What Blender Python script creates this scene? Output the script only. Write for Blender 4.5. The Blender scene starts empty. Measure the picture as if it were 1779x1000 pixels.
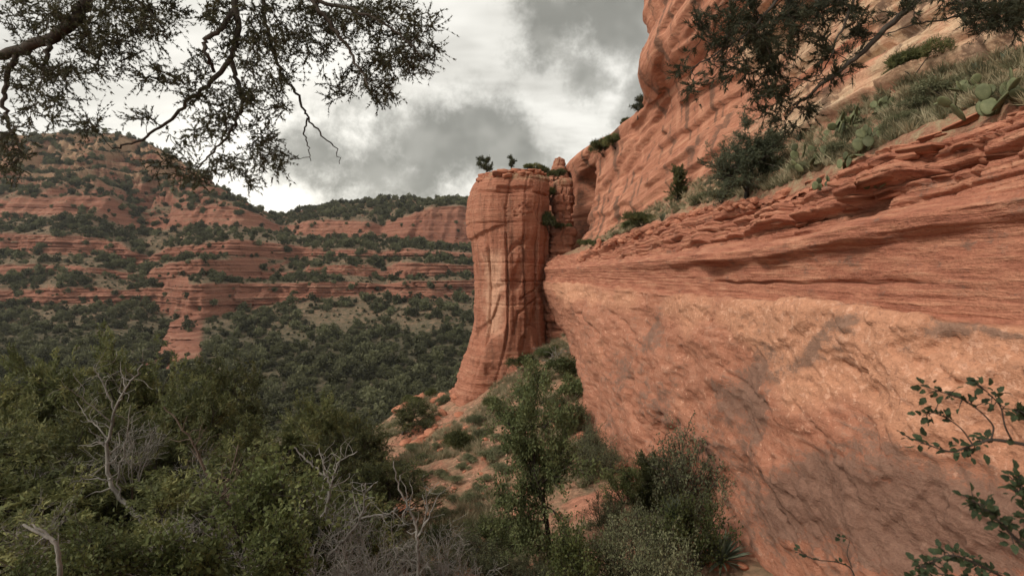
import bpy, math, random
import numpy as np
from mathutils import Vector, Matrix

# ------------------------------------------------------------------ camera, sky, sun, exposure
scene = bpy.context.scene
COL = scene.collection
FPX, CX, HZ = 950.0, 889.5, 470.0          # focal length in photo pixels, image centre, horizon row
EXPO = 0.80
cam_data = bpy.data.cameras.new('camera')
cam_data.sensor_width = 36.0
cam_data.lens = 36.0 * FPX / 1779.0
cam_data.shift_y = -(500.0 - HZ) / 1779.0
cam_data.clip_start = 0.05
cam_data.clip_end = 6000.0
cam_data.dof.use_dof = True
cam_data.dof.focus_distance = 30.0
cam_data.dof.aperture_fstop = 4.5
cam = bpy.data.objects.new('camera', cam_data)
cam.rotation_euler = (math.radians(90), 0, 0)
COL.objects.link(cam)
scene.camera = cam

SUN_DIR = Vector((-0.72, -0.46, 0.62)).normalized()    # towards the sun: veiled, from the left
sun_data = bpy.data.lights.new('sun', 'SUN')
sun_data.energy = 1.5
sun_data.angle = math.radians(11)
sun_data.color = (1.0, 0.93, 0.84)
sun = bpy.data.objects.new('sun', sun_data)
sun.rotation_euler = SUN_DIR.to_track_quat('Z', 'Y').to_euler()
COL.objects.link(sun)

scene.view_settings.view_transform = 'Standard'
scene.view_settings.look = 'None'
scene.view_settings.exposure = EXPO
scene.view_settings.gamma = 1.0
scene.view_settings.use_curve_mapping = False
try:
    scene.cycles.max_bounces = 3
    scene.cycles.volume_bounces = 0
    scene.cycles.diffuse_bounces = 2
    scene.cycles.use_adaptive_sampling = True
    scene.cycles.adaptive_threshold = 0.02
    scene.cycles.glossy_bounces = 1
    scene.cycles.transmission_bounces = 2
    scene.cycles.transparent_max_bounces = 4
    scene.cycles.caustics_reflective = False
    scene.cycles.caustics_refractive = False
except Exception:
    pass

def pdir(px, py):
    return Vector(((px - CX) / FPX, 1.0, (HZ - py) / FPX))

class NT:
    """small helper to write node trees"""
    def __init__(self, tree):
        self.t = tree
        tree.nodes.clear()
    def n(self, typ, ins=None, **kw):
        nd = self.t.nodes.new(typ)
        for k, v in kw.items():
            setattr(nd, k, v)
        for k, v in (ins or {}).items():
            s = nd.inputs[k]
            if isinstance(v, bpy.types.NodeSocket):
                self.t.links.new(v, s)
            else:
                s.default_value = v
        return nd
    def math(self, op, a, b=0.0, clamp=False):
        return self.n('ShaderNodeMath', {0: a, 1: b}, operation=op, use_clamp=clamp).outputs[0]
    def vmul(self, v, s):
        return self.n('ShaderNodeVectorMath', {0: v, 1: s}, operation='MULTIPLY').outputs[0]
    def vadd(self, v, s):
        return self.n('ShaderNodeVectorMath', {0: v, 1: s}, operation='ADD').outputs[0]
    def dot(self, v, s):
        return self.n('ShaderNodeVectorMath', {0: v, 1: s}, operation='DOT_PRODUCT').outputs['Value']
    def noise(self, vec, scale, detail=4.0, rough=0.55, dist=0.0):
        return self.n('ShaderNodeTexNoise', {'Vector': vec, 'Scale': scale, 'Detail': detail, 'Roughness': rough, 'Distortion': dist}).outputs[0]
    def ramp(self, fac, stops, interp='LINEAR'):
        nd = self.n('ShaderNodeValToRGB', {0: fac})
        cr = nd.color_ramp
        cr.interpolation = interp
        while len(cr.elements) > 1:
            cr.elements.remove(cr.elements[-1])
        cr.elements[0].position = stops[0][0]
        c = stops[0][1]
        cr.elements[0].color = (*c, 1) if isinstance(c, tuple) else (c, c, c, 1)
        for p, c in stops[1:]:
            e = cr.elements.new(p)
            e.color = (*c, 1) if isinstance(c, tuple) else (c, c, c, 1)
        return nd.outputs[0]
    def step(self, fac, lo, hi):
        return self.n('ShaderNodeMapRange', {0: fac, 1: lo, 2: hi, 3: 0.0, 4: 1.0}, interpolation_type='SMOOTHSTEP').outputs[0]
    def mix(self, fac, a, b, blend='MIX'):
        nd = self.n('ShaderNodeMix', data_type='RGBA', blend_type=blend)
        for s, v in ((nd.inputs[0], fac), (nd.inputs[6], a), (nd.inputs[7], b)):
            if isinstance(v, bpy.types.NodeSocket):
                self.t.links.new(v, s)
            elif isinstance(v, tuple):
                s.default_value = (*v, 1)
            else:
                s.default_value = v
        return nd.outputs[2]

def build_world():
    w = bpy.data.worlds.new('World')
    scene.world = w
    w.use_nodes = True
    T = NT(w.node_tree)
    tc = T.n('ShaderNodeTexCoord')
    d = tc.outputs['Generated']
    sky = T.n('ShaderNodeTexSky', sky_type='NISHITA', sun_disc=False)
    sky.sun_elevation = math.asin(SUN_DIR.z)
    sky.sun_rotation = math.atan2(SUN_DIR.x, SUN_DIR.y)
    sky.dust_density = 4.0
    skyc = T.n('ShaderNodeVectorMath', {0: sky.outputs[0], 1: (0.09, 0.09, 0.09)}, operation='MULTIPLY').outputs[0]
    sep = T.n('ShaderNodeSeparateXYZ', {0: d})
    zz = T.math('ADD', T.math('MAXIMUM', sep.outputs[2], 0.0), 0.22)
    pl = T.n('ShaderNodeCombineXYZ', {0: T.math('DIVIDE', sep.outputs[0], zz), 1: T.math('DIVIDE', sep.outputs[1], zz), 2: 0.0}).outputs[0]
    soft = T.noise(T.vmul(pl, (1.0, 1.7, 1.0)), 1.3, 4.0, 0.62, 0.0)     # thin veil, long bands
    puff = T.noise(d, 7.5, 6.0, 0.64, 0.0)                              # ragged cumulus edges
    puff2 = T.noise(T.vadd(d, (3.1, 1.7, 0.4)), 2.3, 2.0, 0.55, 0.0)
    # the darker cumulus masses in view
    def blob(px, py, r, sx=1.0):
        c = pdir(px, py).normalized()
        rel = T.n('ShaderNodeVectorMath', {0: d, 1: tuple(-c)}, operation='ADD').outputs[0]
        rel = T.vmul(rel, (1.0 / sx, 1.0, 1.0))
        ln = T.n('ShaderNodeVectorMath', {0: rel}, operation='LENGTH').outputs['Value']
        return T.math('SUBTRACT', 1.0, T.math('DIVIDE', ln, r))
    m = blob(745, 262, 0.150, 1.25)
    for a in ((660, 285, 0.13, 1.5), (860, 262, 0.12, 1.3), (990, 30, 0.13, 1.0), (1050, -10, 0.17, 1.0), (1010, 130, 0.08, 1.0),
              (720, 315, 0.09, 1.5), (1130, 190, 0.09, 0.8), (560, 270, 0.09, 1.6), (905, 285, 0.09, 1.2)):
        m = T.math('MAXIMUM', m, blob(*a))
    m = T.math('MAXIMUM', m, -0.6)
    gen = T.math('SUBTRACT', T.math('MULTIPLY', puff2, 1.6), 1.14)
    m = T.math('MAXIMUM', m, gen)
    ragged = T.math('ADD', T.math('MULTIPLY', m, 0.85), T.math('MULTIPLY', T.math('SUBTRACT', puff, 0.5), 2.1))
    dark = T.step(ragged, 0.02, 0.66)
    veil = T.step(soft, 0.36, 0.70)
    base = T.mix(veil, (1.12, 1.115, 1.09), (0.70, 0.69, 0.66))
    gl = T.math('MAXIMUM', blob(470, 345, 0.34, 1.3), 0.0)
    base = T.mix(T.math('MULTIPLY', gl, 1.0), base, (1.45, 1.43, 1.38))
    col = T.mix(T.math('MULTIPLY', dark, 0.88), base, (0.235, 0.235, 0.205))
    inner = T.step(T.noise(d, 14.0, 2.0, 0.6), 0.35, 0.7)
    col = T.mix(T.math('MULTIPLY', T.math('MULTIPLY', dark, inner), 0.6), col, (0.56, 0.555, 0.52))
    col = T.n('ShaderNodeVectorMath', {0: col, 1: (0.545, 0.532, 0.498)}, operation='MULTIPLY').outputs[0]
    col = T.mix(0.07, col, skyc)
    bg = T.n('ShaderNodeBackground', {'Color': col, 'Strength': 1.0})
    out = T.n('ShaderNodeOutputWorld', {0: bg.outputs[0]})
build_world()

# ------------------------------------------------------------------ numpy helpers
def P(px, py, d):
    return np.array(((px - CX) / FPX * d, d, (HZ - py) / FPX * d))

def _hash(ix, iy, iz, seed):
    h = (ix.astype(np.uint32) * np.uint32(374761393) + iy.astype(np.uint32) * np.uint32(668265263)
         + iz.astype(np.uint32) * np.uint32(2147483647) + np.uint32((seed * 974711 + 12345) & 0xffffffff))
    h = (h ^ (h >> np.uint32(13))) * np.uint32(1274126177)
    h = (h ^ (h >> np.uint32(16))) * np.uint32(2246822519)
    return h ^ (h >> np.uint32(15))

def hrand(a, b=0, c=0, seed=0):
    a = np.asarray(a).astype(np.int64)
    b = np.asarray(b).astype(np.int64) + np.zeros_like(a)
    c = np.asarray(c).astype(np.int64) + np.zeros_like(a)
    return _hash(a, b, c, seed).astype(np.float64) / 4294967295.0

def perlin(x, y, z, seed=0):
    x, y, z = np.broadcast_arrays(np.asarray(x, float), np.asarray(y, float), np.asarray(z, float))
    fx, fy, fz = np.floor(x), np.floor(y), np.floor(z)
    ix, iy, iz = fx.astype(np.int64), fy.astype(np.int64), fz.astype(np.int64)
    dx, dy, dz = (x - fx).astype(np.float32), (y - fy).astype(np.float32), (z - fz).astype(np.float32)
    u = dx ** 3 * (dx * (dx * 6 - 15) + 10)
    v = dy ** 3 * (dy * (dy * 6 - 15) + 10)
    w = dz ** 3 * (dz * (dz * 6 - 15) + 10)
    def g(a, b, c):
        h = _hash(ix + a, iy + b, iz + c, seed)
        gx = (h & np.uint32(1023)).astype(np.float32) / np.float32(511.5) - np.float32(1)
        gy = ((h >> np.uint32(10)) & np.uint32(1023)).astype(np.float32) / np.float32(511.5) - np.float32(1)
        gz = ((h >> np.uint32(20)) & np.uint32(1023)).astype(np.float32) / np.float32(511.5) - np.float32(1)
        return gx * (dx - a) + gy * (dy - b) + gz * (dz - c)
    r = np.float32(0)
    for a in (0, 1):
        wa = u if a else 1 - u
        for b in (0, 1):
            wb = v if b else 1 - v
            for c in (0, 1):
                wc = w if c else 1 - w
                r = r + wa * wb * wc * g(a, b, c)
    return r.astype(float) * 1.2

def fbm(x, y, z, octaves=4, seed=0, gain=0.5):
    r, a, f = 0, 1.0, 1.0
    for i in range(octaves):
        r = r + a * perlin(x * f, y * f, z * f, seed + i * 7)
        a *= gain
        f *= 2.03
    return r

def sst(a, b, x):
    t = np.clip((x - a) / (b - a), 0, 1)
    return t * t * (3 - 2 * t)

def mesh_np(name, V, faces):
    """faces: list of int arrays (n,3) or (n,4)"""
    me = bpy.data.meshes.new(name)
    V = np.ascontiguousarray(V, dtype=np.float32).reshape(-1, 3)
    me.vertices.add(len(V))
    me.vertices.foreach_set('co', V.ravel())
    faces = [np.asarray(f, dtype=np.int32) for f in faces if len(f)]
    nl = sum(f.size for f in faces)
    npoly = sum(len(f) for f in faces)
    me.loops.add(nl)
    me.polygons.add(npoly)
    me.loops.foreach_set('vertex_index', np.concatenate([f.ravel() for f in faces]))
    tot = np.concatenate([np.full(len(f), f.shape[1], np.int32) for f in faces])
    st = np.concatenate([[0], np.cumsum(tot)[:-1]]).astype(np.int32)
    me.polygons.foreach_set('loop_start', st)
    me.polygons.foreach_set('loop_total', tot)
    me.update(calc_edges=True)
    return me

def grid_faces(U, W, closed=False):
    i = np.arange(U if closed else U - 1)
    j = np.arange(W - 1)
    I, J = np.meshgrid(i, j, indexing='ij')
    I2 = (I + 1) % U
    return np.stack([I * W + J, I2 * W + J, I2 * W + J + 1, I * W + J + 1], -1).reshape(-1, 4)

def add_attr(me, name, arr):
    a = me.attributes.new(name, 'FLOAT', 'POINT')
    a.data.foreach_set('value', np.ascontiguousarray(arr, dtype=np.float32).ravel())

def grid_normals(V, closed=False):
    if closed:
        du = np.roll(V, -1, 0) - np.roll(V, 1, 0)
    else:
        du = np.gradient(V, axis=0)
    dv = np.gradient(V, axis=1)
    n = np.cross(du, dv)
    return n / (np.linalg.norm(n, axis=-1, keepdims=True) + 1e-9)

def smooth_shade(me, on=True):
    me.polygons.foreach_set('use_smooth', np.full(len(me.polygons), on))

def link(o, parent=None):
    COL.objects.link(o)
    if parent is not None:
        o.parent = parent
    return o

def obj(name, me, mat=None, parent=None, loc=None, rot=None, scale=None):
    if mat is not None and len(me.materials) == 0:
        for m in (mat if isinstance(mat, (list, tuple)) else [mat]):
            me.materials.append(m)
    o = bpy.data.objects.new(name, me)
    if loc is not None: o.location = loc
    if rot is not None: o.rotation_euler = rot
    if scale is not None: o.scale = scale if hasattr(scale, '__len__') else (scale,) * 3
    return link(o, parent)

def tag(o, label=None, cat=None, group=None, kind=None):
    if label: o['label'] = label
    if cat: o['category'] = cat
    if group: o['group'] = group
    if kind: o['kind'] = kind
    return o

def empty(name, loc=(0, 0, 0), rz=0.0, scale=1.0, label=None, cat=None, group=None):
    o = bpy.data.objects.new(name, None)
    o.empty_display_size = 0.2
    o.location = loc
    o.rotation_euler = (0, 0, rz)
    o.scale = (scale,) * 3 if not hasattr(scale, '__len__') else scale
    link(o)
    return tag(o, label, cat, group)

def interp_cols(px_s, vals, px):
    return np.interp(px, px_s, vals)

def smooth_v(A, n, axis=1):
    for _ in range(n):
        B = A.copy()
        sl = [slice(None)] * A.ndim
        a, b, c = sl.copy(), sl.copy(), sl.copy()
        a[axis], b[axis], c[axis] = slice(0, -2), slice(1, -1), slice(2, None)
        B[tuple(b)] = 0.25 * A[tuple(a)] + 0.5 * A[tuple(b)] + 0.25 * A[tuple(c)]
        A = B
    return A

# ------------------------------------------------------------------ materials
def new_mat(name):
    m = bpy.data.materials.new(name)
    m.use_nodes = True
    return m, NT(m.node_tree)

def finish(T, color, rough=0.9, bump=None, bstr=0.5, bdist=0.05, spec=0.15):
    ins = {'Base Color': color, 'Roughness': rough, 'Specular IOR Level': spec}
    if bump is not None:
        ins['Normal'] = T.n('ShaderNodeBump', {'Strength': bstr, 'Distance': bdist, 'Height': bump}).outputs[0]
    b = T.n('ShaderNodeBsdfPrincipled', ins)
    T.n('ShaderNodeOutputMaterial', {0: b.outputs[0]})

def attr(T, name):
    return T.n('ShaderNodeAttribute', attribute_name=name).outputs['Fac']

def mat_cliff():
    m, T = new_mat('sandstone_cliff')
    p = T.n('ShaderNodeNewGeometry').outputs['Position']
    low, lay, upp, soil, varnish_shade, big, tan, streak = (attr(T, k) for k in ('low', 'lay', 'upp', 'soil', 'varnish_shade', 'big', 'tan', 'streak'))
    med = T.noise(p, 1.9, 4.0, 0.7)
    fine = T.noise(p, 11.0, 3.0, 0.75)
    # diagonal brushed grain of the smooth lower wall
    rot = T.n('ShaderNodeMapping', {'Vector': p, 'Rotation': (math.radians(-38), 0, 0), 'Scale': (1.0, 0.55, 1.7)}).outputs[0]
    g1 = T.noise(rot, 2.6, 5.0, 0.72, 0.5)
    rot2 = T.n('ShaderNodeMapping', {'Vector': p, 'Rotation': (math.radians(48), 0, 0), 'Scale': (1.0, 0.45, 2.0)}).outputs[0]
    g2 = T.noise(rot2, 2.4, 5.0, 0.74, 0.5)
    grain = T.n('ShaderNodeMix', {0: big, 2: g2, 3: g1}, data_type='FLOAT').outputs[0]
    c_low = T.ramp(grain, [(0.27, (0.210, 0.084, 0.052)), (0.42, (0.318, 0.134, 0.082)), (0.55, (0.373, 0.170, 0.107)), (0.76, (0.451, 0.253, 0.174))])
    c_low = T.mix(T.math('MULTIPLY', big, 0.6), c_low, (0.53, 0.277, 0.166))
    fm = T.math('MULTIPLY', T.math('SUBTRACT', fine, 0.5), 1.3)
    mm = T.math('MULTIPLY', T.math('SUBTRACT', med, 0.5), 1.5)
    gg = T.math('MULTIPLY', T.math('SUBTRACT', grain, 0.5), 1.7)
    vv = T.math('ADD', T.math('ADD', varnish_shade, fm), T.math('ADD', mm, gg))
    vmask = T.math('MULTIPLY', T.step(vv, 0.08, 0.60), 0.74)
    spk = T.noise(T.vadd(p, (3.0, 8.0, 1.0)), 4.2, 3.0, 0.7)
    c_low = T.mix(T.math('MULTIPLY', T.step(T.math('ADD', spk, T.math('MULTIPLY', big, 0.06)), 0.60, 0.70), 0.6), c_low, (0.64, 0.37, 0.255))
    c_low = T.mix(T.math('MULTIPLY', T.step(spk, 0.40, 0.30), 0.55), c_low, (0.24, 0.125, 0.086))
    # red thin beds
    dip = T.n('ShaderNodeMapping', {'Vector': p, 'Rotation': (math.radians(6), 0, 0), 'Scale': (0.10, 0.10, 1.0)}).outputs[0]
    st = T.noise(dip, 7.0, 4.0, 0.68, 0.25)
    c_lay = T.ramp(st, [(0.28, (0.188, 0.070, 0.044)), (0.44, (0.324, 0.129, 0.081)), (0.58, (0.409, 0.183, 0.113)), (0.75, (0.489, 0.263, 0.167))])
    c_lay = T.mix(T.math('MULTIPLY', T.step(med, 0.50, 0.72), 0.55), c_lay, (0.33, 0.135, 0.088))
    # upper cliff
    sp = T.n('ShaderNodeSeparateXYZ', {0: p})
    dip2 = T.n('ShaderNodeCombineXYZ', {0: T.math('MULTIPLY', sp.outputs[0], 0.25), 1: T.math('MULTIPLY', sp.outputs[1], 0.06), 2: T.math('ADD', sp.outputs[2], T.math('MULTIPLY', sp.outputs[1], 0.15))}).outputs[0]
    st2 = T.noise(dip2, 3.2, 5.0, 0.72, 0.5)
    c_red = T.ramp(st2, [(0.28, (0.210, 0.084, 0.052)), (0.46, (0.360, 0.153, 0.095)), (0.60, (0.440, 0.205, 0.127)), (0.75, (0.520, 0.292, 0.187))])
    c_tan = T.ramp(st2, [(0.30, (0.20, 0.115, 0.072)), (0.43, (0.39, 0.245, 0.155)), (0.58, (0.53, 0.375, 0.245)), (0.75, (0.60, 0.47, 0.325))])
    c_up = T.mix(tan, c_red, c_tan)
    sv = T.math('ADD', streak, T.math('ADD', fm, mm))
    c_up = T.mix(T.math('MULTIPLY', T.step(sv, 0.08, 0.55), 0.80), c_up, (0.125, 0.075, 0.053))
    c_up = T.mix(T.math('MULTIPLY', T.step(sv, -0.30, -0.75), 0.45), c_up, (0.54, 0.275, 0.175))
    sn = T.noise(p, 2.5, 4.0, 0.75)
    c_soil = T.ramp(sn, [(0.30, (0.17, 0.085, 0.055)), (0.46, (0.28, 0.145, 0.092)), (0.58, (0.26, 0.19, 0.115)), (0.72, (0.36, 0.29, 0.185))])
    c = T.mix(lay, c_low, c_lay)
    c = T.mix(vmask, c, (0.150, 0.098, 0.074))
    c = T.mix(upp, c, c_up)
    c = T.mix(soil, c, c_soil)
    c = T.mix(0.42, c, T.ramp(fine, [(0.3, (0.28, 0.28, 0.28)), (0.7, (0.72, 0.72, 0.72))]), 'OVERLAY')
    b = T.math('ADD', T.math('MULTIPLY', grain, 0.6), T.math('ADD', T.math('MULTIPLY', med, 0.42), T.math('MULTIPLY', fine, 0.30)))
    b = T.math('ADD', b, T.math('MULTIPLY', T.math('MULTIPLY', st, lay), 0.9))
    b = T.math('ADD', b, T.math('MULTIPLY', T.math('MULTIPLY', st2, upp), 0.6))
    finish(T, c, 0.92, T.math('ADD', b, T.math('MULTIPLY', spk, 0.4)), 0.75, 0.14)
    return m

def mat_tower():
    m, T = new_mat('tower_sandstone')
    p = T.n('ShaderNodeNewGeometry').outputs['Position']
    z = T.n('ShaderNodeSeparateXYZ', {0: p}).outputs[2]
    st = T.noise(T.vmul(p, (0.07, 0.07, 1.0)), 2.8, 5.0, 0.78, 0.15)
    c = T.ramp(st, [(0.28, (0.288, 0.115, 0.072)), (0.45, (0.381, 0.159, 0.099)), (0.58, (0.432, 0.197, 0.124)), (0.75, (0.502, 0.269, 0.174))])
    big = T.noise(p, 0.30, 5.0, 0.6)
    c = T.mix(T.math('MULTIPLY', T.step(big, 0.48, 0.66), 0.6), c, (0.40, 0.17, 0.108))
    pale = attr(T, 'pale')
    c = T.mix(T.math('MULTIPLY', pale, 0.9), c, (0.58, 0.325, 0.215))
    vs = T.noise(T.vmul(p, (1.0, 1.0, 0.09)), 1.3, 5.0, 0.75, 0.25)
    c = T.mix(T.math('MULTIPLY', T.step(vs, 0.50, 0.70), 0.72), c, (0.17, 0.088, 0.060))
    cap = attr(T, 'cap')
    c = T.mix(T.math('MULTIPLY', cap, T.step(T.noise(p, 1.3, 5.0, 0.7), 0.38, 0.6)), c, (0.36, 0.25, 0.15))
    fine = T.noise(p, 5.0, 5.0, 0.7)
    c = T.mix(0.35, c, T.ramp(fine, [(0.3, (0.34, 0.34, 0.34)), (0.7, (0.66, 0.66, 0.66))]), 'OVERLAY')
    b = T.math('ADD', T.math('MULTIPLY', st, 0.8), T.math('ADD', T.math('MULTIPLY', fine, 0.4), T.math('MULTIPLY', vs, 0.4)))
    finish(T, c, 0.92, b, 1.0, 0.45)
    return m

def mat_far():
    m, T = new_mat('far_canyon_side')
    p = T.n('ShaderNodeNewGeometry').outputs['Position']
    rock = attr(T, 'rock')
    st = T.noise(T.vmul(p, (0.015, 0.015, 1.0)), 0.42, 6.0, 0.7, 0.2)
    c = T.ramp(st, [(0.28, (0.126, 0.054, 0.036)), (0.44, (0.210, 0.087, 0.057)), (0.56, (0.265, 0.119, 0.078)), (0.72, (0.328, 0.189, 0.126))])
    vs = T.noise(T.vmul(p, (1.0, 1.0, 0.12)), 0.16, 6.0, 0.7, 0.25)
    c = T.mix(T.math('MULTIPLY', T.step(vs, 0.52, 0.72), 0.65), c, (0.17, 0.075, 0.05))
    z = T.n('ShaderNodeSeparateXYZ', {0: p}).outputs[2]
    hi = T.math('MULTIPLY', T.step(z, 85.0, 125.0), T.step(T.noise(p, 0.03, 4.0), 0.35, 0.6))
    c = T.mix(T.math('MULTIPLY', hi, 0.6), c, (0.36, 0.26, 0.155))
    sn = T.noise(p, 0.30, 5.0, 0.78)
    soil = T.ramp(T.math('SUBTRACT', sn, T.math('ADD', 0.04, T.math('MULTIPLY', T.step(z, -30.0, -46.0), 0.14))), [(0.24, (0.055, 0.052, 0.031)), (0.42, (0.110, 0.088, 0.054)), (0.54, (0.185, 0.122, 0.078)), (0.68, (0.30, 0.180, 0.118))])
    c = T.mix(rock, soil, c)
    fine = T.noise(p, 0.9, 5.0, 0.7)
    c = T.mix(0.4, c, T.ramp(fine, [(0.3, (0.32, 0.32, 0.32)), (0.7, (0.68, 0.68, 0.68))]), 'OVERLAY')
    b = T.math('ADD', st, T.math('ADD', T.math('MULTIPLY', fine, 0.4), T.math('MULTIPLY', vs, 0.6)))
    finish(T, c, 0.95, b, 0.8, 2.0)
    return m

def mat_soil():
    m, T = new_mat('talus_soil')
    p = T.n('ShaderNodeNewGeometry').outputs['Position']
    sn = T.noise(p, 0.55, 7.0, 0.72, 0.3)
    c = T.ramp(sn, [(0.30, (0.13, 0.105, 0.066)), (0.42, (0.23, 0.155, 0.096)), (0.52, (0.31, 0.180, 0.115)), (0.62, (0.37, 0.175, 0.112)), (0.75, (0.44, 0.245, 0.162))])
    c = T.mix(attr(T, 'red'), c, T.ramp(sn, [(0.3, (0.30, 0.125, 0.080)), (0.6, (0.46, 0.215, 0.140))]))
    v = T.n('ShaderNodeTexVoronoi', {'Vector': p, 'Scale': 3.2}, feature='F1')
    c = T.mix(0.45, c, T.ramp(T.n('ShaderNodeSeparateColor', {0: v.outputs['Color']}).outputs[0], [(0.0, (0.25, 0.25, 0.25)), (1.0, (0.75, 0.75, 0.75))]), 'OVERLAY')
    fine = T.noise(p, 7.0, 5.0, 0.75)
    c = T.mix(0.4, c, T.ramp(fine, [(0.3, (0.3, 0.3, 0.3)), (0.7, (0.7, 0.7, 0.7))]), 'OVERLAY')
    b = T.math('ADD', T.math('MULTIPLY', v.outputs['Distance'], -0.7), fine)
    finish(T, c, 0.95, b, 0.8, 0.15)
    return m

def mat_stone(name, tones, scale=1.5):
    m, T = new_mat(name)
    tc = T.n('ShaderNodeTexCoord').outputs['Object']
    rnd = T.n('ShaderNodeObjectInfo').outputs['Random']
    p = T.vadd(tc, T.n('ShaderNodeCombineXYZ', {0: T.math('MULTIPLY', rnd, 37.0), 1: rnd, 2: 0.0}).outputs[0])
    st = T.noise(T.vmul(p, (0.4, 0.4, 2.2)), scale, 6.0, 0.7, 0.2)
    c = T.ramp(st, [(0.28, tones[0]), (0.5, tones[1]), (0.72, tones[2])])
    c = T.mix(T.math('MULTIPLY', rnd, 0.35), c, tones[1])
    fine = T.noise(p, scale * 9, 5.0, 0.7)
    c = T.mix(0.4, c, T.ramp(fine, [(0.3, (0.3, 0.3, 0.3)), (0.7, (0.7, 0.7, 0.7))]), 'OVERLAY')
    finish(T, c, 0.92, T.math('ADD', st, T.math('MULTIPLY', fine, 0.4)), 0.6, 0.05)
    return m

def mat_leaf(name, tones, trans=0.25, clump=0.8, vary=0.5):
    """foliage: tone varies by leaf clump (object space noise) and by plant"""
    m, T = new_mat(name)
    tc = T.n('ShaderNodeTexCoord').outputs['Object']
    rnd = T.n('ShaderNodeObjectInfo').outputs['Random']
    n = T.noise(tc, clump, 4.0, 0.65)
    c = T.ramp(n, [(0.30, tones[0]), (0.50, tones[1]), (0.70, tones[2])])
    f = T.math('ADD', T.math('MULTIPLY', rnd, vary), 1.0 - vary * 0.5)
    c = T.n('ShaderNodeVectorMath', {0: c, 1: T.n('ShaderNodeCombineXYZ', {0: f, 1: f, 2: f}).outputs[0]}, operation='MULTIPLY').outputs[0]
    d = T.n('ShaderNodeBsdfPrincipled', {'Base Color': c, 'Roughness': 0.65, 'Specular IOR Level': 0.2})
    t = T.n('ShaderNodeBsdfTranslucent', {'Color': c})
    mx = T.n('ShaderNodeMixShader', {0: trans, 1: d.outputs[0], 2: t.outputs[0]})
    T.n('ShaderNodeOutputMaterial', {0: mx.outputs[0]})
    return m

def mat_bark(name, a, b, scale=6.0):
    m, T = new_mat(name)
    tc = T.n('ShaderNodeTexCoord').outputs['Object']
    n = T.noise(T.vmul(tc, (1.0, 1.0, 0.25)), scale, 6.0, 0.7, 0.3)
    c = T.ramp(n, [(0.3, a), (0.7, b)])
    finish(T, c, 0.9, n, 0.8, 0.03)
    return m

M = {
    'cliff': mat_cliff(), 'tower': mat_tower(), 'far': mat_far(), 'soil': mat_soil(),
    'slab': mat_stone('slab_sandstone', ((0.19, 0.072, 0.045), (0.37, 0.152, 0.092), (0.50, 0.255, 0.155)), 2.0),
    'boulder': mat_stone('talus_stone', ((0.26, 0.13, 0.088), (0.42, 0.22, 0.15), (0.54, 0.35, 0.26)), 1.6),
    'pale_stone': mat_stone('pale_stone', ((0.36, 0.25, 0.18), (0.50, 0.38, 0.28), (0.60, 0.50, 0.40)), 2.0),
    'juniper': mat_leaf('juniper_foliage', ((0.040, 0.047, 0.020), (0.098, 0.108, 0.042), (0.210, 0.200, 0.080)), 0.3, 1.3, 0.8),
    'juniper_dark': mat_leaf('dark_juniper_foliage', ((0.030, 0.034, 0.019), (0.050, 0.054, 0.029), (0.078, 0.080, 0.042)), 0.25, 2.0),  # darker green tones than the slope junipers
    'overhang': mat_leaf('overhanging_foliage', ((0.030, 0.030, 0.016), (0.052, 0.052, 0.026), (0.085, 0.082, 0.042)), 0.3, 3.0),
    'pinyon': mat_leaf('pine_needles', ((0.055, 0.068, 0.040), (0.095, 0.110, 0.064), (0.145, 0.155, 0.095)), 0.25, 1.5),
    'oak': mat_leaf('oak_leaves', ((0.055, 0.066, 0.028), (0.100, 0.118, 0.048), (0.170, 0.180, 0.078)), 0.3, 1.0),
    'bright': mat_leaf('bright_leaves', ((0.055, 0.064, 0.024), (0.100, 0.118, 0.042), (0.180, 0.192, 0.078)), 0.35, 1.4),
    'sage': mat_leaf('grey_green_leaves', ((0.085, 0.094, 0.048), (0.145, 0.152, 0.082), (0.225, 0.222, 0.130)), 0.25, 1.2),
    'far_tree': mat_leaf('distant_foliage', ((0.058, 0.062, 0.032), (0.098, 0.100, 0.052), (0.160, 0.152, 0.082)), 0.3, 0.35, 1.1),
    'drygrass': mat_leaf('dry_grass', ((0.20, 0.165, 0.095), (0.33, 0.28, 0.175), (0.44, 0.39, 0.26)), 0.3, 0.8),
    'greengrass': mat_leaf('green_grass', ((0.11, 0.11, 0.060), (0.185, 0.18, 0.100), (0.28, 0.265, 0.155)), 0.3, 0.8),
    'pad': mat_leaf('cactus_pad', ((0.070, 0.078, 0.038), (0.105, 0.114, 0.056), (0.16, 0.16, 0.085)), 0.05, 2.0, 0.9),
    'yucca': mat_leaf('yucca_blade', ((0.055, 0.070, 0.044), (0.090, 0.108, 0.070), (0.13, 0.145, 0.10)), 0.15, 2.0, 0.5),
    'bark': mat_bark('juniper_bark', (0.028, 0.023, 0.018), (0.075, 0.062, 0.050)),
    'dead': mat_bark('bleached_wood', (0.085, 0.078, 0.068), (0.30, 0.28, 0.25), 5.0),
    'dead_brown': mat_bark('brown_dead_wood', (0.050, 0.036, 0.026), (0.14, 0.105, 0.08), 5.0),
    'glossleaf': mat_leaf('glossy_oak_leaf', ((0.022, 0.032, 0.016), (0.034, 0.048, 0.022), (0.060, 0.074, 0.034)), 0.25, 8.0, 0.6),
}
# ------------------------------------------------------------------ right-hand cliff (one lofted sheet)
WALL_N = np.array((0.991, 0.131, 0.0))          # into the rock
def wall_xy(d, o):
    return 11.286 - 0.132 * d + o * WALL_N[0], d + o * WALL_N[1]

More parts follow.
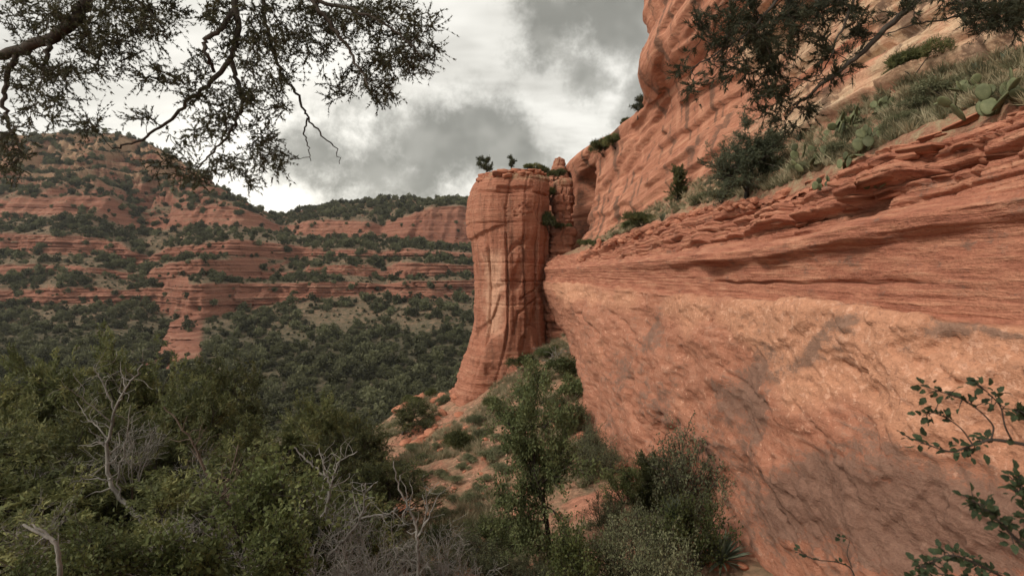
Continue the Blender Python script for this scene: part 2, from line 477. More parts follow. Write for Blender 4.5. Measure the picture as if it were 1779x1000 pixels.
def layers(s, z, thick, width, seed, warp=0.25):
    """stacked, jointed sandstone beds: returns (offset -.5...5, joint depth 0..1, bed hash)"""
    zz = z / thick + warp * perlin(s / (width * 2.5), z * 0 + 3.3, z / (thick * 6), seed)
    li = np.floor(zz)
    f = zz - li
    wv = width * (0.6 + 1.1 * hrand(li, 5, 1, seed))
    ss = (s + 0.25 * width * perlin(s / width, z / thick * 0.7, 1.7, seed + 3)) / wv + 31.7 * hrand(li, 9, 2, seed)
    bi = np.floor(ss)
    g = ss - bi
    r = hrand(li, bi, 3, seed)
    lr = hrand(li, 77, 4, seed)
    jz = 1 - np.clip(np.minimum(f, 1 - f) / 0.10, 0, 1)
    js = 1 - np.clip(np.minimum(g, 1 - g) * wv / (0.12 * thick + 0.05 * width), 0, 1)
    joint = np.maximum(jz, js * (hrand(li, bi, 8, seed) > 0.35))
    return 0.55 * (r - 0.5) + 0.9 * (lr - 0.5), joint, r

def cliff_stains_shade(s, x, y, z, near):
    """desert varnish, mineral streaks and tan beds; the lower-right stains also have shade painted in"""
    dd = np.maximum(s, 1.0)
    px, py = CX + x / np.maximum(y, 1.0) * FPX, HZ - z / np.maximum(y, 1.0) * FPX
    wob = 14 * fbm(s / 1.2, z / 1.2, 0 * s, 3, 901)
    wob2 = 14 * fbm(s / 1.2, z / 1.2, 5 + 0 * s, 3, 907)
    varnish_shade = 0.55 * fbm(s / 3.0, z / 2.2, 0 * s, 4, 911, 0.6) - 0.18 + 0.16 * sst(-3, -8, z)
    # stains, with painted shade added at the lower right: centre, half axes, tilt (degrees), weight
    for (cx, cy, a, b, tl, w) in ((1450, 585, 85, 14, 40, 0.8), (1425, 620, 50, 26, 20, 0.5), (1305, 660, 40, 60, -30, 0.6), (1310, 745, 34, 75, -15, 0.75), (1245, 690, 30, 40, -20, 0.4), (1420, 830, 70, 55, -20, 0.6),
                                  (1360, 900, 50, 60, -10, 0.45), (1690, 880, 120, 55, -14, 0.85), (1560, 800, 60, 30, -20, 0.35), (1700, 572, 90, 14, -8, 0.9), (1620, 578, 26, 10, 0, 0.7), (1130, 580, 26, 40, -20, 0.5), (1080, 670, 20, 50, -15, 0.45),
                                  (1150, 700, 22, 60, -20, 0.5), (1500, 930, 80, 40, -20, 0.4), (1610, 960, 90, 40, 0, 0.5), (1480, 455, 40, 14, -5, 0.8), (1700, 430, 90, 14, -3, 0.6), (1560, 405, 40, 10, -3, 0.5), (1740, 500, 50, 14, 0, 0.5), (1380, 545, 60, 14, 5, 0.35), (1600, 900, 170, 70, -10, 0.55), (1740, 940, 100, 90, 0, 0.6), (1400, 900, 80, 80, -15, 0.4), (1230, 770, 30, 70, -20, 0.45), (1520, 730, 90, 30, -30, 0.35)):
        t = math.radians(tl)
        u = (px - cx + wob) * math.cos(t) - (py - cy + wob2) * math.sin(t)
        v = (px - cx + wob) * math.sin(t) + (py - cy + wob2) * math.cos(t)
        varnish_shade = varnish_shade + w * np.exp(-(u / a) ** 2 - (v / b) ** 2)
    varnish_shade = varnish_shade * sst(-0.9, -1.6, z) + (1 - sst(-0.9, -1.6, z)) * (0.5 * fbm(s / 2.0, z / 0.8, 3 + 0 * s, 4, 921, 0.6) + 0.9 * np.clip(varnish_shade, 0, 1) - 0.12)
    big = sst(-0.15, 0.45, 0.7 * fbm(s / 4.5, z / 3.5, 7 + 0 * s, 3, 931) + 0.6 * np.exp(-((z + 1.7) / 0.8) ** 2) + 0.75 * sst(24, 16, s) * sst(-5.5, -2.5, z) - 0.25)
    tan = sst(33, 23, s + 9 * fbm(s / 7, z / 5, 1 + 0 * s, 3, 941)) * sst(-0.45, 0.1, fbm(s / 5, (z + 0.15 * s) / 1.2, 2 + 0 * s, 3, 943))
    streak = 1.5 * fbm(s / 1.1, z / 8, 3 + 0 * s, 4, 951, 0.62) + 0.35 * fbm(s / 5, z / 5, 0 * s, 2, 953) - 0.05
    return dict(varnish_shade=varnish_shade, big=big, tan=tan, streak=streak)

def build_cliff():
    inv = np.linspace(1 / 7.5, 1 / 68.0, 470)
    d = np.concatenate([np.linspace(-9, 7.3, 36), 1 / inv, np.linspace(68.8, 90, 18)])
    U = len(d)
    dn = np.clip(d, 6, 70)
    ze = np.interp(dn, [10, 12, 14.5, 20, 27, 37, 46, 51, 60], [3.45, 3.45, 3.35, 2.85, 2.9, 2.35, 1.7, 1.3, 1.3])
    oe = np.interp(dn, [10, 20, 37, 51], [0.85, 0.9, 1.1, 1.5])
    zf = np.interp(dn, [12, 14.3, 18.7, 24.8, 33, 46, 60], [5.7, 5.6, 6.0, 5.3, 5.0, 3.8, 2.6])
    zl = np.interp(dn, [10, 14, 19, 24, 30, 50], [1.0, 0.85, 0.35, 0.28, 0.1, -0.25])
    far = np.clip((dn - 41) / 15, 0, 1.2)
    w = sst(46, 39.5, dn)                       # 1 where the tall overhanging tier stands
    turn = sst(80, 89, d) * 16                # the far end turns the corner
    lipd = np.interp(dn, [12, 17, 24, 28, 34], [0.42, 0.45, 0.60, 0.3, 0.12])
    lipd = lipd * (0.45 + 1.0 * np.clip(perlin(d / 2.4, 0 * d, 3.1, 33) + 0.35 + 0.35 * np.floor(3 * perlin(d / 1.3, 0 * d, 8.1, 34)) / 3, 0, 1.2))
    one = np.ones(U)
    rows = [  # (offset, z, rows up to the next)
        (-0.9 + 4.6 * far, -18 * one, 14),
        (-0.6 + 4.4 * far, -12 * one, 70),
        (-0.55 + 2.4 * far, -6.5 * one, 50),
        (-0.15 + 0.3 * far, -2.4 * one, 20),
        (0.0 * one, -1.15 * one, 4),
        (0.34 * one, -1.02 * one, 16),
        (0.36 * one, -0.55 * one, 18),
        (0.30 + 0.25 * lipd, zl - 0.28, 8),
        (0.30 + 0.1 * lipd, zl - 0.10, 8),
        (0.30 - lipd, zl + 0.14, 12),
        (0.22 - 0.9 * lipd, zl + 0.42, 18),
        (0.45 * one, zl + 0.85, 80),
        (oe, ze, 8),
        (oe + 0.5, ze + 0.22, 46),
        (4.0 * one, zf, 16),
        (4.4 + 0.2 * w, zf + 1.3, 34),
        (5.3 * one, 0.5 * zf + 6.0, 34),
        (5.8 * one, 11.6 * one, 22),
        (5.5 * one, 13.3 * one, 10),
        (w * 4.3 + (1 - w) * 6.1, w * 14.2 + (1 - w) * 13.6, 8),
        (w * 3.75 + (1 - w) * 6.8, w * 14.8 + (1 - w) * 13.9, 18),
        (w * 3.8 + (1 - w) * 8.0, w * 17.6 + (1 - w) * 14.2, 16),
        (w * 4.8 + (1 - w) * 10.0, w * 21.5 + (1 - w) * 14.5, 8),
        (w * 9.0 + (1 - w) * 15.0, w * 26.0 + (1 - w) * 14.8, 8),
        (w * 34.0 + (1 - w) * 34.0, w * 28.0 + (1 - w) * 15.0, 0),
    ]
    O, Z, R = [], [], []
    for k in range(len(rows) - 1):
        n = rows[k][2]
        t = np.linspace(0, 1, n, endpoint=False)
        O.append(rows[k][0][:, None] * (1 - t) + rows[k + 1][0][:, None] * t)
        Z.append(rows[k][1][:, None] * (1 - t) + rows[k + 1][1][:, None] * t)
        R.append(k + t)
    O.append(rows[-1][0][:, None]); Z.append(rows[-1][1][:, None]); R.append(np.array([len(rows) - 1.0]))
    O, Z, R = np.concatenate(O, 1), np.concatenate(Z, 1), np.concatenate(R)
    O, Z = smooth_v(O, 1), smooth_v(Z, 1)
    con = np.exp(-((R - 4.3) / 0.9) ** 2)[None, :]
    Z = Z + con * (0.03 * perlin(d / 0.8, 0 * d, 0.3, 57) + 0.06 * perlin(d / 3.1, 0 * d, 7.3, 58) + 0.05 * np.floor(2.5 * perlin(d / 1.9, 0 * d, 2.3, 59)) / 2.5)[:, None]
    O = O + con * (0.14 * perlin(d / 0.7, 0 * d, 4.3, 56))[:, None]
    up = sst(13, 15, R)[None, :]
    O = O + turn[:, None] * up + 9.0 * np.exp(-((d - 62.3) / 3.0) ** 4)[:, None] * sst(1.2, 2.4, Z) * (1 - sst(9.5, 12.0, Z)) * sst(13.6, 14.6, R)[None, :]
    W = O.shape[1]
    D = np.repeat(d[:, None], W, 1)
    X, Y = wall_xy(D, O)
    V = np.stack([X, Y, Z], -1)
    N = grid_normals(V)
    if N[U // 2, 60, 0] > 0: N = -N
    low = 1 - sst(4.0, 5.0, R)[None, :] + np.zeros((U, 1))
    lay = (sst(4.0, 5.0, R) * (1 - sst(13.0, 13.8, R)))[None, :] + np.zeros((U, 1))
    ben = (sst(12.3, 13.2, R) * (1 - sst(13.85, 14.25, R)))[None, :] + np.zeros((U, 1))
    upp = sst(13.9, 14.2, R)[None, :] + np.zeros((U, 1))
    topf = sst(19.5, 21, R)[None, :] * (1 - w)[:, None]
    x, y, z = X, Y, Z
    s = D
    disp = 0
    # smooth lower wall: broad swells, spalled scoops, brushed diagonal ribs
    sw = 0.42 * fbm(x / 6, y / 6, z / 5, 3, 11) + 0.065 * fbm(x / 1.1, y / 1.3, z / 1.1, 3, 23)
    q = fbm(s / 2.6, z / 1.7, x * 0, 4, 31) * 3.2
    spall = 0.11 * (np.floor(q) + sst(0.0, 0.12, q - np.floor(q)))
    a, b = s * 0.75 + z * 0.66, -s * 0.66 + z * 0.75
    ribs = 0.035 * fbm(a / 1.6, b / 0.22, a * 0, 3, 41) * sst(-0.5, 0.35, perlin(s / 5, z / 4, 8.8, 44))
    nick = sst(0.30, 0.55, perlin(a / 1.5, b / 0.16, 0 * a + 2.2, 47)) * sst(0.0, 0.4, perlin(s / 3, z / 3, 4.4, 48))
    d_low = sw + spall + 1.5 * ribs - 0.06 * nick
    for (ppx, ppy, rr, dep) in ((1193, 612, 0.42, 0.35), (1480, 520, 0.5, 0.12), (1145, 745, 0.9, 0.3), (1255, 690, 0.5, 0.12), (1540, 640, 0.4, 0.1), (1075, 640, 0.7, 0.2), (1700, 820, 0.5, 0.1)):
        uu = (ppx - CX) / FPX
        dd = 11.286 / (uu + 0.132)
        zc = (HZ - ppy) / FPX * dd
        e = np.sqrt(((s - dd) / 1.1) ** 2 + ((z - zc) * 1.0 + 0.3 * perlin(s * 2, z * 2, 1.0, 4)) ** 2) / rr
        d_low = d_low - dep * (1 - sst(0.5, 1.0, e))
    wpx, wpy = CX + x / np.maximum(y, 1) * FPX, HZ - z / np.maximum(y, 1) * FPX
    for line, dep, wd in (([(1255, 636), (1290, 668), (1332, 700), (1346, 722)], 0.14, 3), ([(1466, 632), (1488, 646), (1515, 648)], 0.15, 3), ([(1640, 640), (1700, 690), (1779, 720)], 0.08, 3), ([(1150, 720), (1142, 745), (1150, 770)], 0.35, 5), ([(1175, 735), (1160, 748)], 0.25, 5),
                          ([(1390, 700), (1440, 760), (1455, 800), (1500, 850)], 0.10, 3), ([(1060, 540), (1085, 560), (1110, 600)], 0.2, 3), ([(1560, 700), (1530, 740), (1545, 800)], 0.08, 3), ([(1240, 560), (1225, 590)], 0.18, 4), ([(1330, 820), (1345, 880), (1380, 930)], 0.12, 4), ([(1620, 860), (1680, 900), (1779, 915)], 0.10, 4),
                          ([(1010, 545), (1040, 580), (1050, 620)], 0.25, 3), ([(1100, 660), (1095, 700), (1115, 740)], 0.25, 4)):
        e = np.full_like(x, 99.0)
        for (x0, y0), (x1, y1) in zip(line[:-1], line[1:]):
            t = np.clip(((wpx - x0) * (x1 - x0) + (wpy - y0) * (y1 - y0)) / ((x1 - x0) ** 2 + (y1 - y0) ** 2), 0, 1)
            e = np.minimum(e, np.hypot(wpx - x0 - t * (x1 - x0), wpy - y0 - t * (y1 - y0)))
        e = e + 5 * perlin(wpx / 11, wpy / 11, 0.7, 49)
        d_low = d_low - dep * (1 - sst(0.5, wd, e)) + 0.4 * dep * sst(-6, 10, e) * (1 - sst(10, 40, e))
    # contact beds and bulging red layer
    th = fbm(s / 7, z / 0.09, x * 0, 2, 51)
    d_con = 0.035 * th + 0.10 * fbm(s / 2.2, z / 0.8, 0 * x, 3, 52)
    ck = np.abs(z + 0.42 - 0.10 * (perlin(s / 1.3, 0 * x, 2.2, 53)) - 0.018 * (20 - s))
    d_con = d_con - 0.22 * (1 - sst(0.02, 0.07, ck)) * sst(12, 14, s) * (1 - sst(22, 24, s))
    # broken beds, dipping a little away from the camera
    zd = z + 0.085 * (s - 12)
    o1, j1, r1 = layers(s, zd, 0.46, 1.9, 61, 0.5)
    o1b, j1b, _ = layers(s, zd + 0.05 * (s - 12), 0.85, 4.2, 63, 0.9)
    nr = sst(24, 16, s)
    o1 = o1 * (1 - 0.6 * nr) + 1.7 * o1b * nr
    j1 = j1 * (1 - 0.5 * nr) + 1.6 * j1b * nr
    o2, j2, r2 = layers(s, zd, 0.15, 0.75, 67, 0.4)
    amp = np.interp(dn, [10, 20, 30, 50], [0.55, 0.50, 0.42, 0.40])[:, None]
    d_lay = 1.35 * amp * o1 - 0.34 * j1 + 0.24 * o2 - 0.12 * j2 + 0.30 * fbm(s / 3, z / 1.5, 0 * x, 3, 71)
    # upper cliff
    zb = z + 0.15 * s + 0.5 * perlin(s / 9, z / 9, 1.1, 80)
    bed = fbm(s / 18, zb / 0.6, x / 14, 4, 81)
    near = sst(32, 22, s)
    flute = np.abs(perlin(s / 0.9, z / 7, 0 * x, 91)) 
    o3, j3, r3 = layers(s, zb, 0.62, 2.6, 83, 0.8)
    d_up = 0.8 * fbm(s / 16, zb / 6, x / 12, 2, 85) + (0.13 + 0.30 * near) * bed + near * (0.5 * o3 - 0.25 * j3) - 0.16 * flute * (1 - near) * sst(-0.2, 0.4, perlin(s / 6, z / 4, 5.5, 93)) + 0.045 * fbm(s / 0.8, z / 0.8, x / 0.8, 3, 87)
    q = fbm(s / 18, zb / 3.4, 0 * x, 3, 89, 0.35) * 3.4
    d_up = d_up + 0.40 * (np.floor(q) + sst(0, 0.10, q - np.floor(q)))
    d_ben = 0.28 * fbm(x / 1.5, y / 1.5, z, 4, 95)
    wl = np.clip(low, 0, 1)
    wc = lay * (1 - sst(10.4, 11.4, R)[None, :])
    wy = lay - wc
    wu = upp
    disp = d_low * wl + d_con * wc + d_lay * np.clip(wy - ben, 0, 1) + d_ben * ben + d_up * wu
    disp = disp * (1 - 0.6 * topf)
    V = V + N * disp[..., None]
    ATTR = cliff_stains_shade(s, x, y, z, near)
    # snap the plan so loose beds never fold: keep offsets along the wall direction only for the beds
    me = mesh_np('cliff', V, [grid_faces(U, W)])
    add_attr(me, 'low', low); add_attr(me, 'lay', np.clip(lay, 0, 1)); add_attr(me, 'upp', upp)
    add_attr(me, 'soil', np.clip(ben * 1.2 + topf * sst(-0.2, 0.3, fbm(x / 3, y / 3, z, 2, 5)), 0, 1))
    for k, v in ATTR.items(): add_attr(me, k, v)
    smooth_shade(me, True)
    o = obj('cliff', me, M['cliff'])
    tag(o, kind='structure')
    return o, V

CLIFF, CLIFF_V = build_cliff()

# ------------------------------------------------------------------ rock towers (lofted rings)
def ring_rock(name, rows, d0, depth, seed, mat, power=3.2, U=200, W=230, lay_amp=0.25, facets=(), zbase=None):
    """rows: (py, left px, right px); the plan is a superellipse with flattened faces"""
    rows = sorted(rows, key=lambda r: -r[0])
    py = np.array([r[0] for r in rows], float)
    L = np.array([r[1] for r in rows], float)
    Rr = np.array([r[2] for r in rows], float)
    z = (HZ - py) / FPX * d0
    xl, xr = (L - CX) / FPX * d0, (Rr - CX) / FPX * d0
    zz = np.linspace(z[0], z[-1], W)
    cx = smooth_v(np.interp(zz, z, (xl + xr) / 2)[None], 6)[0]
    hw = smooth_v(np.interp(zz, z, (xr - xl) / 2)[None], 6)[0]
    th = np.linspace(0, 2 * np.pi, U, endpoint=False)
    c, s_ = np.cos(th), np.sin(th)
    rr = (np.abs(c) ** power + np.abs(s_) ** power) ** (-1 / power)
    if facets:
        nf, ph, k = facets
        q = (th + ph) % (2 * np.pi / nf) - np.pi / nf
        pf = np.cos(np.pi / nf) / np.cos(q)
        rr = rr * (1 - k) + k * pf / np.sqrt(np.maximum(c * c + s_ * s_, 1e-6))
    dy = depth * (hw / hw.max()) ** 0.7
    X = cx[None] + (rr * c)[:, None] * hw[None]
    Y = d0 + depth * 0.85 + (rr * s_)[:, None] * dy[None]
    Z = np.repeat(zz[None], U, 0)
    V = np.stack([X, Y, Z], -1)
    N = grid_normals(V, True)
    nout = np.stack([X - cx[None], Y - d0 - depth * 0.85, 0 * X], -1)
    if (N * nout).sum() < 0: N = -N
    return V, N, th, zz

def build_tower():
    rows = [(292, 872, 942), (296, 852, 950), (304, 836, 956), (314, 826, 957), (335, 818, 957), (370, 812, 955), (392, 814, 953), (404, 815, 952),
            (416, 816, 951), (440, 819, 950), (500, 822, 949), (560, 822, 950), (585, 818, 951), (605, 812, 952), (640, 800, 947), (680, 786, 940), (715, 777, 936), (800, 755, 930)]
    d0 = 58.0
    V, N, th, zz = ring_rock('tower', rows, d0, 5.0, 3, None, 2.9, 260, 300, facets=(7, 0.32, 0.45))
    U, W = V.shape[:2]
    x, y, z = V[..., 0], V[..., 1], V[..., 2]
    # plan coordinate around the tower, in metres
    s = (th[:, None] * 5.0) + 0 * x
    py = HZ - z / d0 * FPX
    px = CX + x / d0 * FPX
    front = sst(0.2, -0.4, np.sin(th))[:, None] + 0 * x
    disp = 0.15 + 0.35 * fbm(x / 5, y / 5, z / 7, 3, 101) + 0.08 * fbm(x, y, z / 1.6, 3, 103)
    # arris between the bright left face and the front face
    ar = 879 + 4 * perlin(z / 2.0, 0, 0, 5)
    disp = disp + front * 0.8 * np.clip(1 - np.abs(px - ar) / 30.0, 0, 1) * sst(425, 470, py) * (1 - sst(585, 625, py))
    scoop = np.exp(-((px - 846) / 15.0) ** 2) * sst(430, 480, py) * (1 - sst(560, 590, py))
    disp = disp - front * 0.25 * scoop
    # spalled recess low on the right
    disp = disp - front * 0.38 * sst(405, 440, py) * sst(0.15, 0.33, perlin(px / 34, py / 60, 2.2, 9) + 0.5 * np.exp(-((px - 925) / 22) ** 2 - ((py - 575) / 35) ** 2))
    # undercut below the cap
    lip = 412 - 0.45 * np.clip(px - 820, 0, 70) + 4 * perlin(px / 14, 0, 1.2, 7)
    disp = disp + 0.34 * sst(lip + 2.5, lip - 2.5, py) * sst(892, 862, px) - 0.10 * sst(892, 862, px)
    # vertical columns below the cap
    col = np.abs(perlin(s / 1.3, z / 14, 0 * z, 111))
    disp = disp - 0.25 * col * sst(402, 420, py) * (1 - sst(450, 490, py)) + 0.10
    oV, jV, _ = layers(z + 40, s, 2.3, 9.0, 127, 0.5)
    oW, jW, _ = layers(z + 40, s, 0.6, 3.0, 129, 0.5)
    wv = 0.35 + 0.65 * sst(395, 430, py) * (1 - sst(570, 620, py))
    disp = disp + wv * (0.60 * oV - 0.42 * jV + 0.12 * oW - 0.07 * jW)
    # thin beds: strong near the top and the foot
    o1, j1, _ = layers(s, z, 0.55, 3.5, 121, 0.3)
    o2, j2, _ = layers(s, z, 0.24, 2.2, 123, 0.3)
    wtop = sst(318, 300, py)
    wfoot = sst(590, 640, py)
    wb = 0.04 + 0.9 * wtop + 0.45 * wfoot
    disp = disp + wb * (0.42 * o1 - 0.22 * j1 + 0.18 * o2 - 0.10 * j2)
    for yy, dep in ((333, 0.35), (386, 0.22), (489, 0.22), (456, 0.15), (530, 0.12)):
        k = np.abs(py - yy - 3 * perlin(s / 3, yy, 0, 13)) 
        disp = disp - dep * (1 - sst(0.6, 2.6, k)) * sst(-0.35, 0.1, perlin(s / 4, yy * 1.7, 0, 17))
    # a band of slots high on the front face, and small holes
    disp = disp - front * 0.40 * sst(322, 326, py + 2 * perlin(px / 8, 0, 0, 3)) * (1 - sst(333, 336, py)) * sst(862, 868, px) * (1 - sst(915, 925, px))
    rng = np.random.default_rng(5)
    for k in range(34):
        hx, hy = 878 + 45 * rng.random(), 353 + 22 * rng.random()
        e = np.sqrt(((px - hx) / (2.6 * (0.5 + rng.random()))) ** 2 + ((py - hy) / (1.6 * (0.5 + rng.random()))) ** 2)
        disp = disp - front * 0.16 * (1 - sst(0.5, 1.1, e))
    # diagonal cracks on the lower right of the front face
    for (x0, y0, x1, y1) in ((905, 520, 940, 500), (900, 545, 935, 520), (893, 580, 900, 540), (912, 490, 918, 560)):
        t = np.clip(((px - x0) * (x1 - x0) + (py - y0) * (y1 - y0)) / ((x1 - x0) ** 2 + (y1 - y0) ** 2), 0, 1)
        e = np.hypot(px - x0 - t * (x1 - x0), py - y0 - t * (y1 - y0)) + 2.5 * perlin(px / 7, py / 7, 0.3, 19)
        disp = disp - front * 0.30 * (1 - sst(0.6, 2.4, e))
    V = V + N * disp[..., None]
    top = V[:, -1].mean(0) + np.array((0, 0, 0.45))
    Vf = np.concatenate([V.reshape(-1, 3), top[None]])
    ti = np.arange(U) * W + W - 1
    cap = np.stack([ti, np.roll(ti, -1), np.full(U, U * W)], -1)
    me = mesh_np('sandstone_tower', Vf, [grid_faces(U, W, True), cap])
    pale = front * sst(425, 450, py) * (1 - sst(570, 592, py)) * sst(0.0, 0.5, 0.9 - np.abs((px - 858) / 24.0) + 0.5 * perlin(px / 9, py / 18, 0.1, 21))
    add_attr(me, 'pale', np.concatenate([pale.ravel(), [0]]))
    add_attr(me, 'cap', np.concatenate([(wtop * 0.9).ravel(), [1]]))
    smooth_shade(me)
    o = obj('sandstone_tower', me, M['tower'])
    tag(o, 'tall round-topped red sandstone tower rising left of the cliff', 'rock tower')
    return o, V

TOWER, TOWER_V = build_tower()

def build_pillar(name, rows, d0, depth, seed, label, lay=1.0, power=3.5, parent=None):
    V, N, th, zz = ring_rock(name, rows, d0, depth, seed, None, power, 120, 150)
    U, W = V.shape[:2]
    x, y, z = V[..., 0], V[..., 1], V[..., 2]
    s = th[:, None] * depth + 0 * x
    o1, j1, _ = layers(s, z, 0.95, 2.4, seed + 1, 0.4)
    o2, j2, _ = layers(s, z, 0.34, 1.5, seed + 2, 0.4)
    disp = 0.35 * fbm(x / 2.5, y / 2.5, z / 3, 3, seed + 3) + lay * (0.50 * o1 - 0.30 * j1 + 0.2 * o2 - 0.12 * j2)
    V = V + N * disp[..., None]
    top = V[:, -1].mean(0) + np.array((0, 0, 0.15))
    Vf = np.concatenate([V.reshape(-1, 3), top[None]])
    ti = np.arange(U) * W + W - 1
    cap = np.stack([ti, np.roll(ti, -1), np.full(U, U * W)], -1)
    me = mesh_np(name, Vf, [grid_faces(U, W, True), cap])
    add_attr(me, 'pale', np.zeros(U * W + 1)); add_attr(me, 'cap', np.concatenate([(sst(zz[-1] - 1.6, zz[-1], z) * 0.7).ravel(), [1]]))
    smooth_shade(me)
    o = obj(name, me, M['tower'], parent)
    if label: tag(o, label, 'rock pillar')
    return o, V

build_pillar('rock_pillar', [(308, 972, 992), (314, 966, 997), (334, 963, 998), (368, 964, 998), (384, 960, 999), (400, 957, 1002), (440, 952, 1003), (470, 948, 1003), (560, 945, 1003), (640, 940, 1003)],
             61.0, 2.2, 210, 'blocky layered red rock pillar in the gap between tower and cliff', 1.0)
build_pillar('rock_knob', [(271, 967, 978), (275, 964, 982), (285, 960, 985), (297, 955, 988), (310, 950, 992), (360, 946, 994), (470, 940, 996)],
             69.0, 2.2, 230, 'small rounded rock knob standing behind the gap, beside bushes', 0.7, 2.6)

# ------------------------------------------------------------------ near ground (talus slope)
CTRL = [(8.9, 18, -9.9), (8.7, 20.4, -9.6), (7.6, 28, -10.4), (6.6, 36, -11.4), (6.2, 41, -9.8), (6.5, 47, -8.6), (7.5, 53, -7.4), (8.5, 58, -6.0),
        (3.0, 57, -8.2), (0.3, 57, -10.8), (-3.6, 56, -13.4), (-7.0, 58, -15.4), (-12, 68, -15.8), (-14, 66, -17.3), (-10, 55, -15.6),
        (-1.9, 45, -12.8), (3.0, 46, -9.9), (-5.5, 40, -13.9), (-9, 45, -15.6), (-7.1, 32, -14.3), (0.3, 28, -12.6), (4.1, 26, -10.7), (0.2, 22, -11.8), (5, 18, -10.3), (5, 36, -11.4),
        (-15, 36, -15.0), (-12, 40, -15.4), (-16, 24, -11.5), (-8, 22, -11.5), (-6, 14, -8.8), (-12, 14, -8.4), (-4, 9, -6.6), (-9, 8, -6.0), (-15, 10, -7.8), (-2.5, 5, -5.2), (-5, 5, -4.6), (0, 5.5, -7.5), (3, 5.5, -8.2), (7, 7, -9.5),
        (2, 10, -10.5), (6, 12, -11), (10, 10, -11.5), (12, 20, -9.5), (10, 36, -11), (12, 50, -8), (13, 62, -3),
        (-25, 30, -16), (-35, 42, -24), (-28, 18, -12), (-50, 30, -30), (-60, 60, -46), (-45, 10, -20), (-60, 12, -30), (-25, 60, -23), (-22, 50, -19), (-38, 62, -34),
        (-26, 76, -30), (-14, 82, -26), (0, 82, -22), (12, 82, -14), (-45, 92, -48), (-20, 100, -40), (8, 100, -30), (24, 82, -6), (24, 100, -20), (-75, 60, -54), (-75, 95, -58), (-75, 20, -40), (-20, 120, -50), (10, 120, -44), (-60, 120, -58), (24, 120, -34),
        (24, 30, -11), (24, 55, -6), (24, 8, -11), (0, 2.4, -6.5), (-20, 2.4, -6), (20, 2.4, -10), (-60, 2.4, -24)]
CTRL = np.array(CTRL, float)
def _phi(r): return r                        # biharmonic-like: gentle, no overshoot
_A = _phi(np.hypot(CTRL[:, None, 0] - CTRL[None, :, 0], CTRL[:, None, 1] - CTRL[None, :, 1]))
_n = len(CTRL)
_M = np.zeros((_n + 3, _n + 3))
_M[:_n, :_n] = _A + np.eye(_n) * -0.4
_M[:_n, _n] = 1; _M[:_n, _n + 1] = CTRL[:, 0]; _M[:_n, _n + 2] = CTRL[:, 1]
_M[_n:, :_n] = _M[:_n, _n:].T
_W = np.linalg.solve(_M, np.concatenate([CTRL[:, 2], np.zeros(3)]))
def near_z(x, y, detail=True):
    x, y = np.atleast_1d(np.asarray(x, float)), np.atleast_1d(np.asarray(y, float))
    r = np.hypot(x[..., None] - CTRL[:, 0], y[..., None] - CTRL[:, 1])
    z = _phi(r) @ _W[:_n] + _W[_n] + _W[_n + 1] * x + _W[_n + 2] * y
    if detail:
        z = z + 0.55 * fbm(x / 5, y / 5, 0 * x, 4, 301) + 0.10 * fbm(x / 0.7, y / 0.7, 0 * x, 3, 303)
    return z

RED = ((4.2, 26.0, 2.0), (7.2, 20.5, 1.6), (-8.5, 43, 1.8), (5.3, 33, 1.5), (-6.6, 31, 1.2), (-9, 52, 2.0))
def build_ground():
    ys = 2.2 + (118 - 2.2) * np.linspace(0, 1, 330) ** 1.5
    xs = np.concatenate([-75 + 50 * np.linspace(0, 1, 70, endpoint=False), -25 + 40 * np.linspace(0, 1, 200, endpoint=False), 15 + 9 * np.linspace(0, 1, 12)])
    X, Y = np.meshgrid(xs, ys, indexing='ij')
    Z = near_z(X, Y)
    V = np.stack([X, Y, Z], -1)
    me = mesh_np('talus_slope', V, [grid_faces(*X.shape)])
    red = np.zeros_like(X)
    for gx, gy, r in RED: red = np.maximum(red, np.exp(-((X - gx) ** 2 + (Y - gy) ** 2) / r ** 2))
    red = sst(0.25, 0.6, red + 0.35 * fbm(X / 1.5, Y / 1.5, 0 * X, 3, 311))
    add_attr(me, 'red', red)
    smooth_shade(me)
    o = obj('talus_slope', me, M['soil'])
    tag(o, kind='structure')
    return o, V
GROUND, GROUND_V = build_ground()

def build_ledge():
    """the rock shelf the photographer stands on, joined to the cliff on the right"""
    xs = np.linspace(-26, 11.5, 120); t = np.linspace(0, 1, 60)
    X, Tt = np.meshgrid(xs, t, indexing='ij')
    edge = 1.35 + 0.5 * perlin(X / 3, 0, 0.5, 7) - 0.10 * np.clip(-X - 4, 0, 30)
    Y = np.where(Tt < 0.75, -14 + (edge + 14) * Tt / 0.75, edge + (Tt - 0.75) * 4 * 0.7)
    Z = np.where(Tt < 0.75, -1.72, -1.72 - (Tt - 0.75) * 4 * 9.5) + 0.10 * fbm(X / 2, Y / 2, 0 * X, 3, 9) + np.clip(-X - 6, 0, 30) * -0.12
    Y = Y + 0.25 * fbm(X / 1.2, Z / 1.2, 0 * X, 3, 19) * (Tt > 0.7)
    V = np.stack([X, Y, Z], -1)
    me = mesh_np('rock_ledge', V, [grid_faces(*X.shape)])
    n = V.shape[0] * V.shape[1]
    for k, v in (('low', 1), ('lay', 0), ('upp', 0), ('soil', 0), ('varnish_shade', 0), ('big', 0.3), ('tan', 0), ('streak', 0)):
        add_attr(me, k, np.full(n, v))
    smooth_shade(me)
    tag(obj('rock_ledge', me, M['cliff']), kind='structure')
build_ledge()

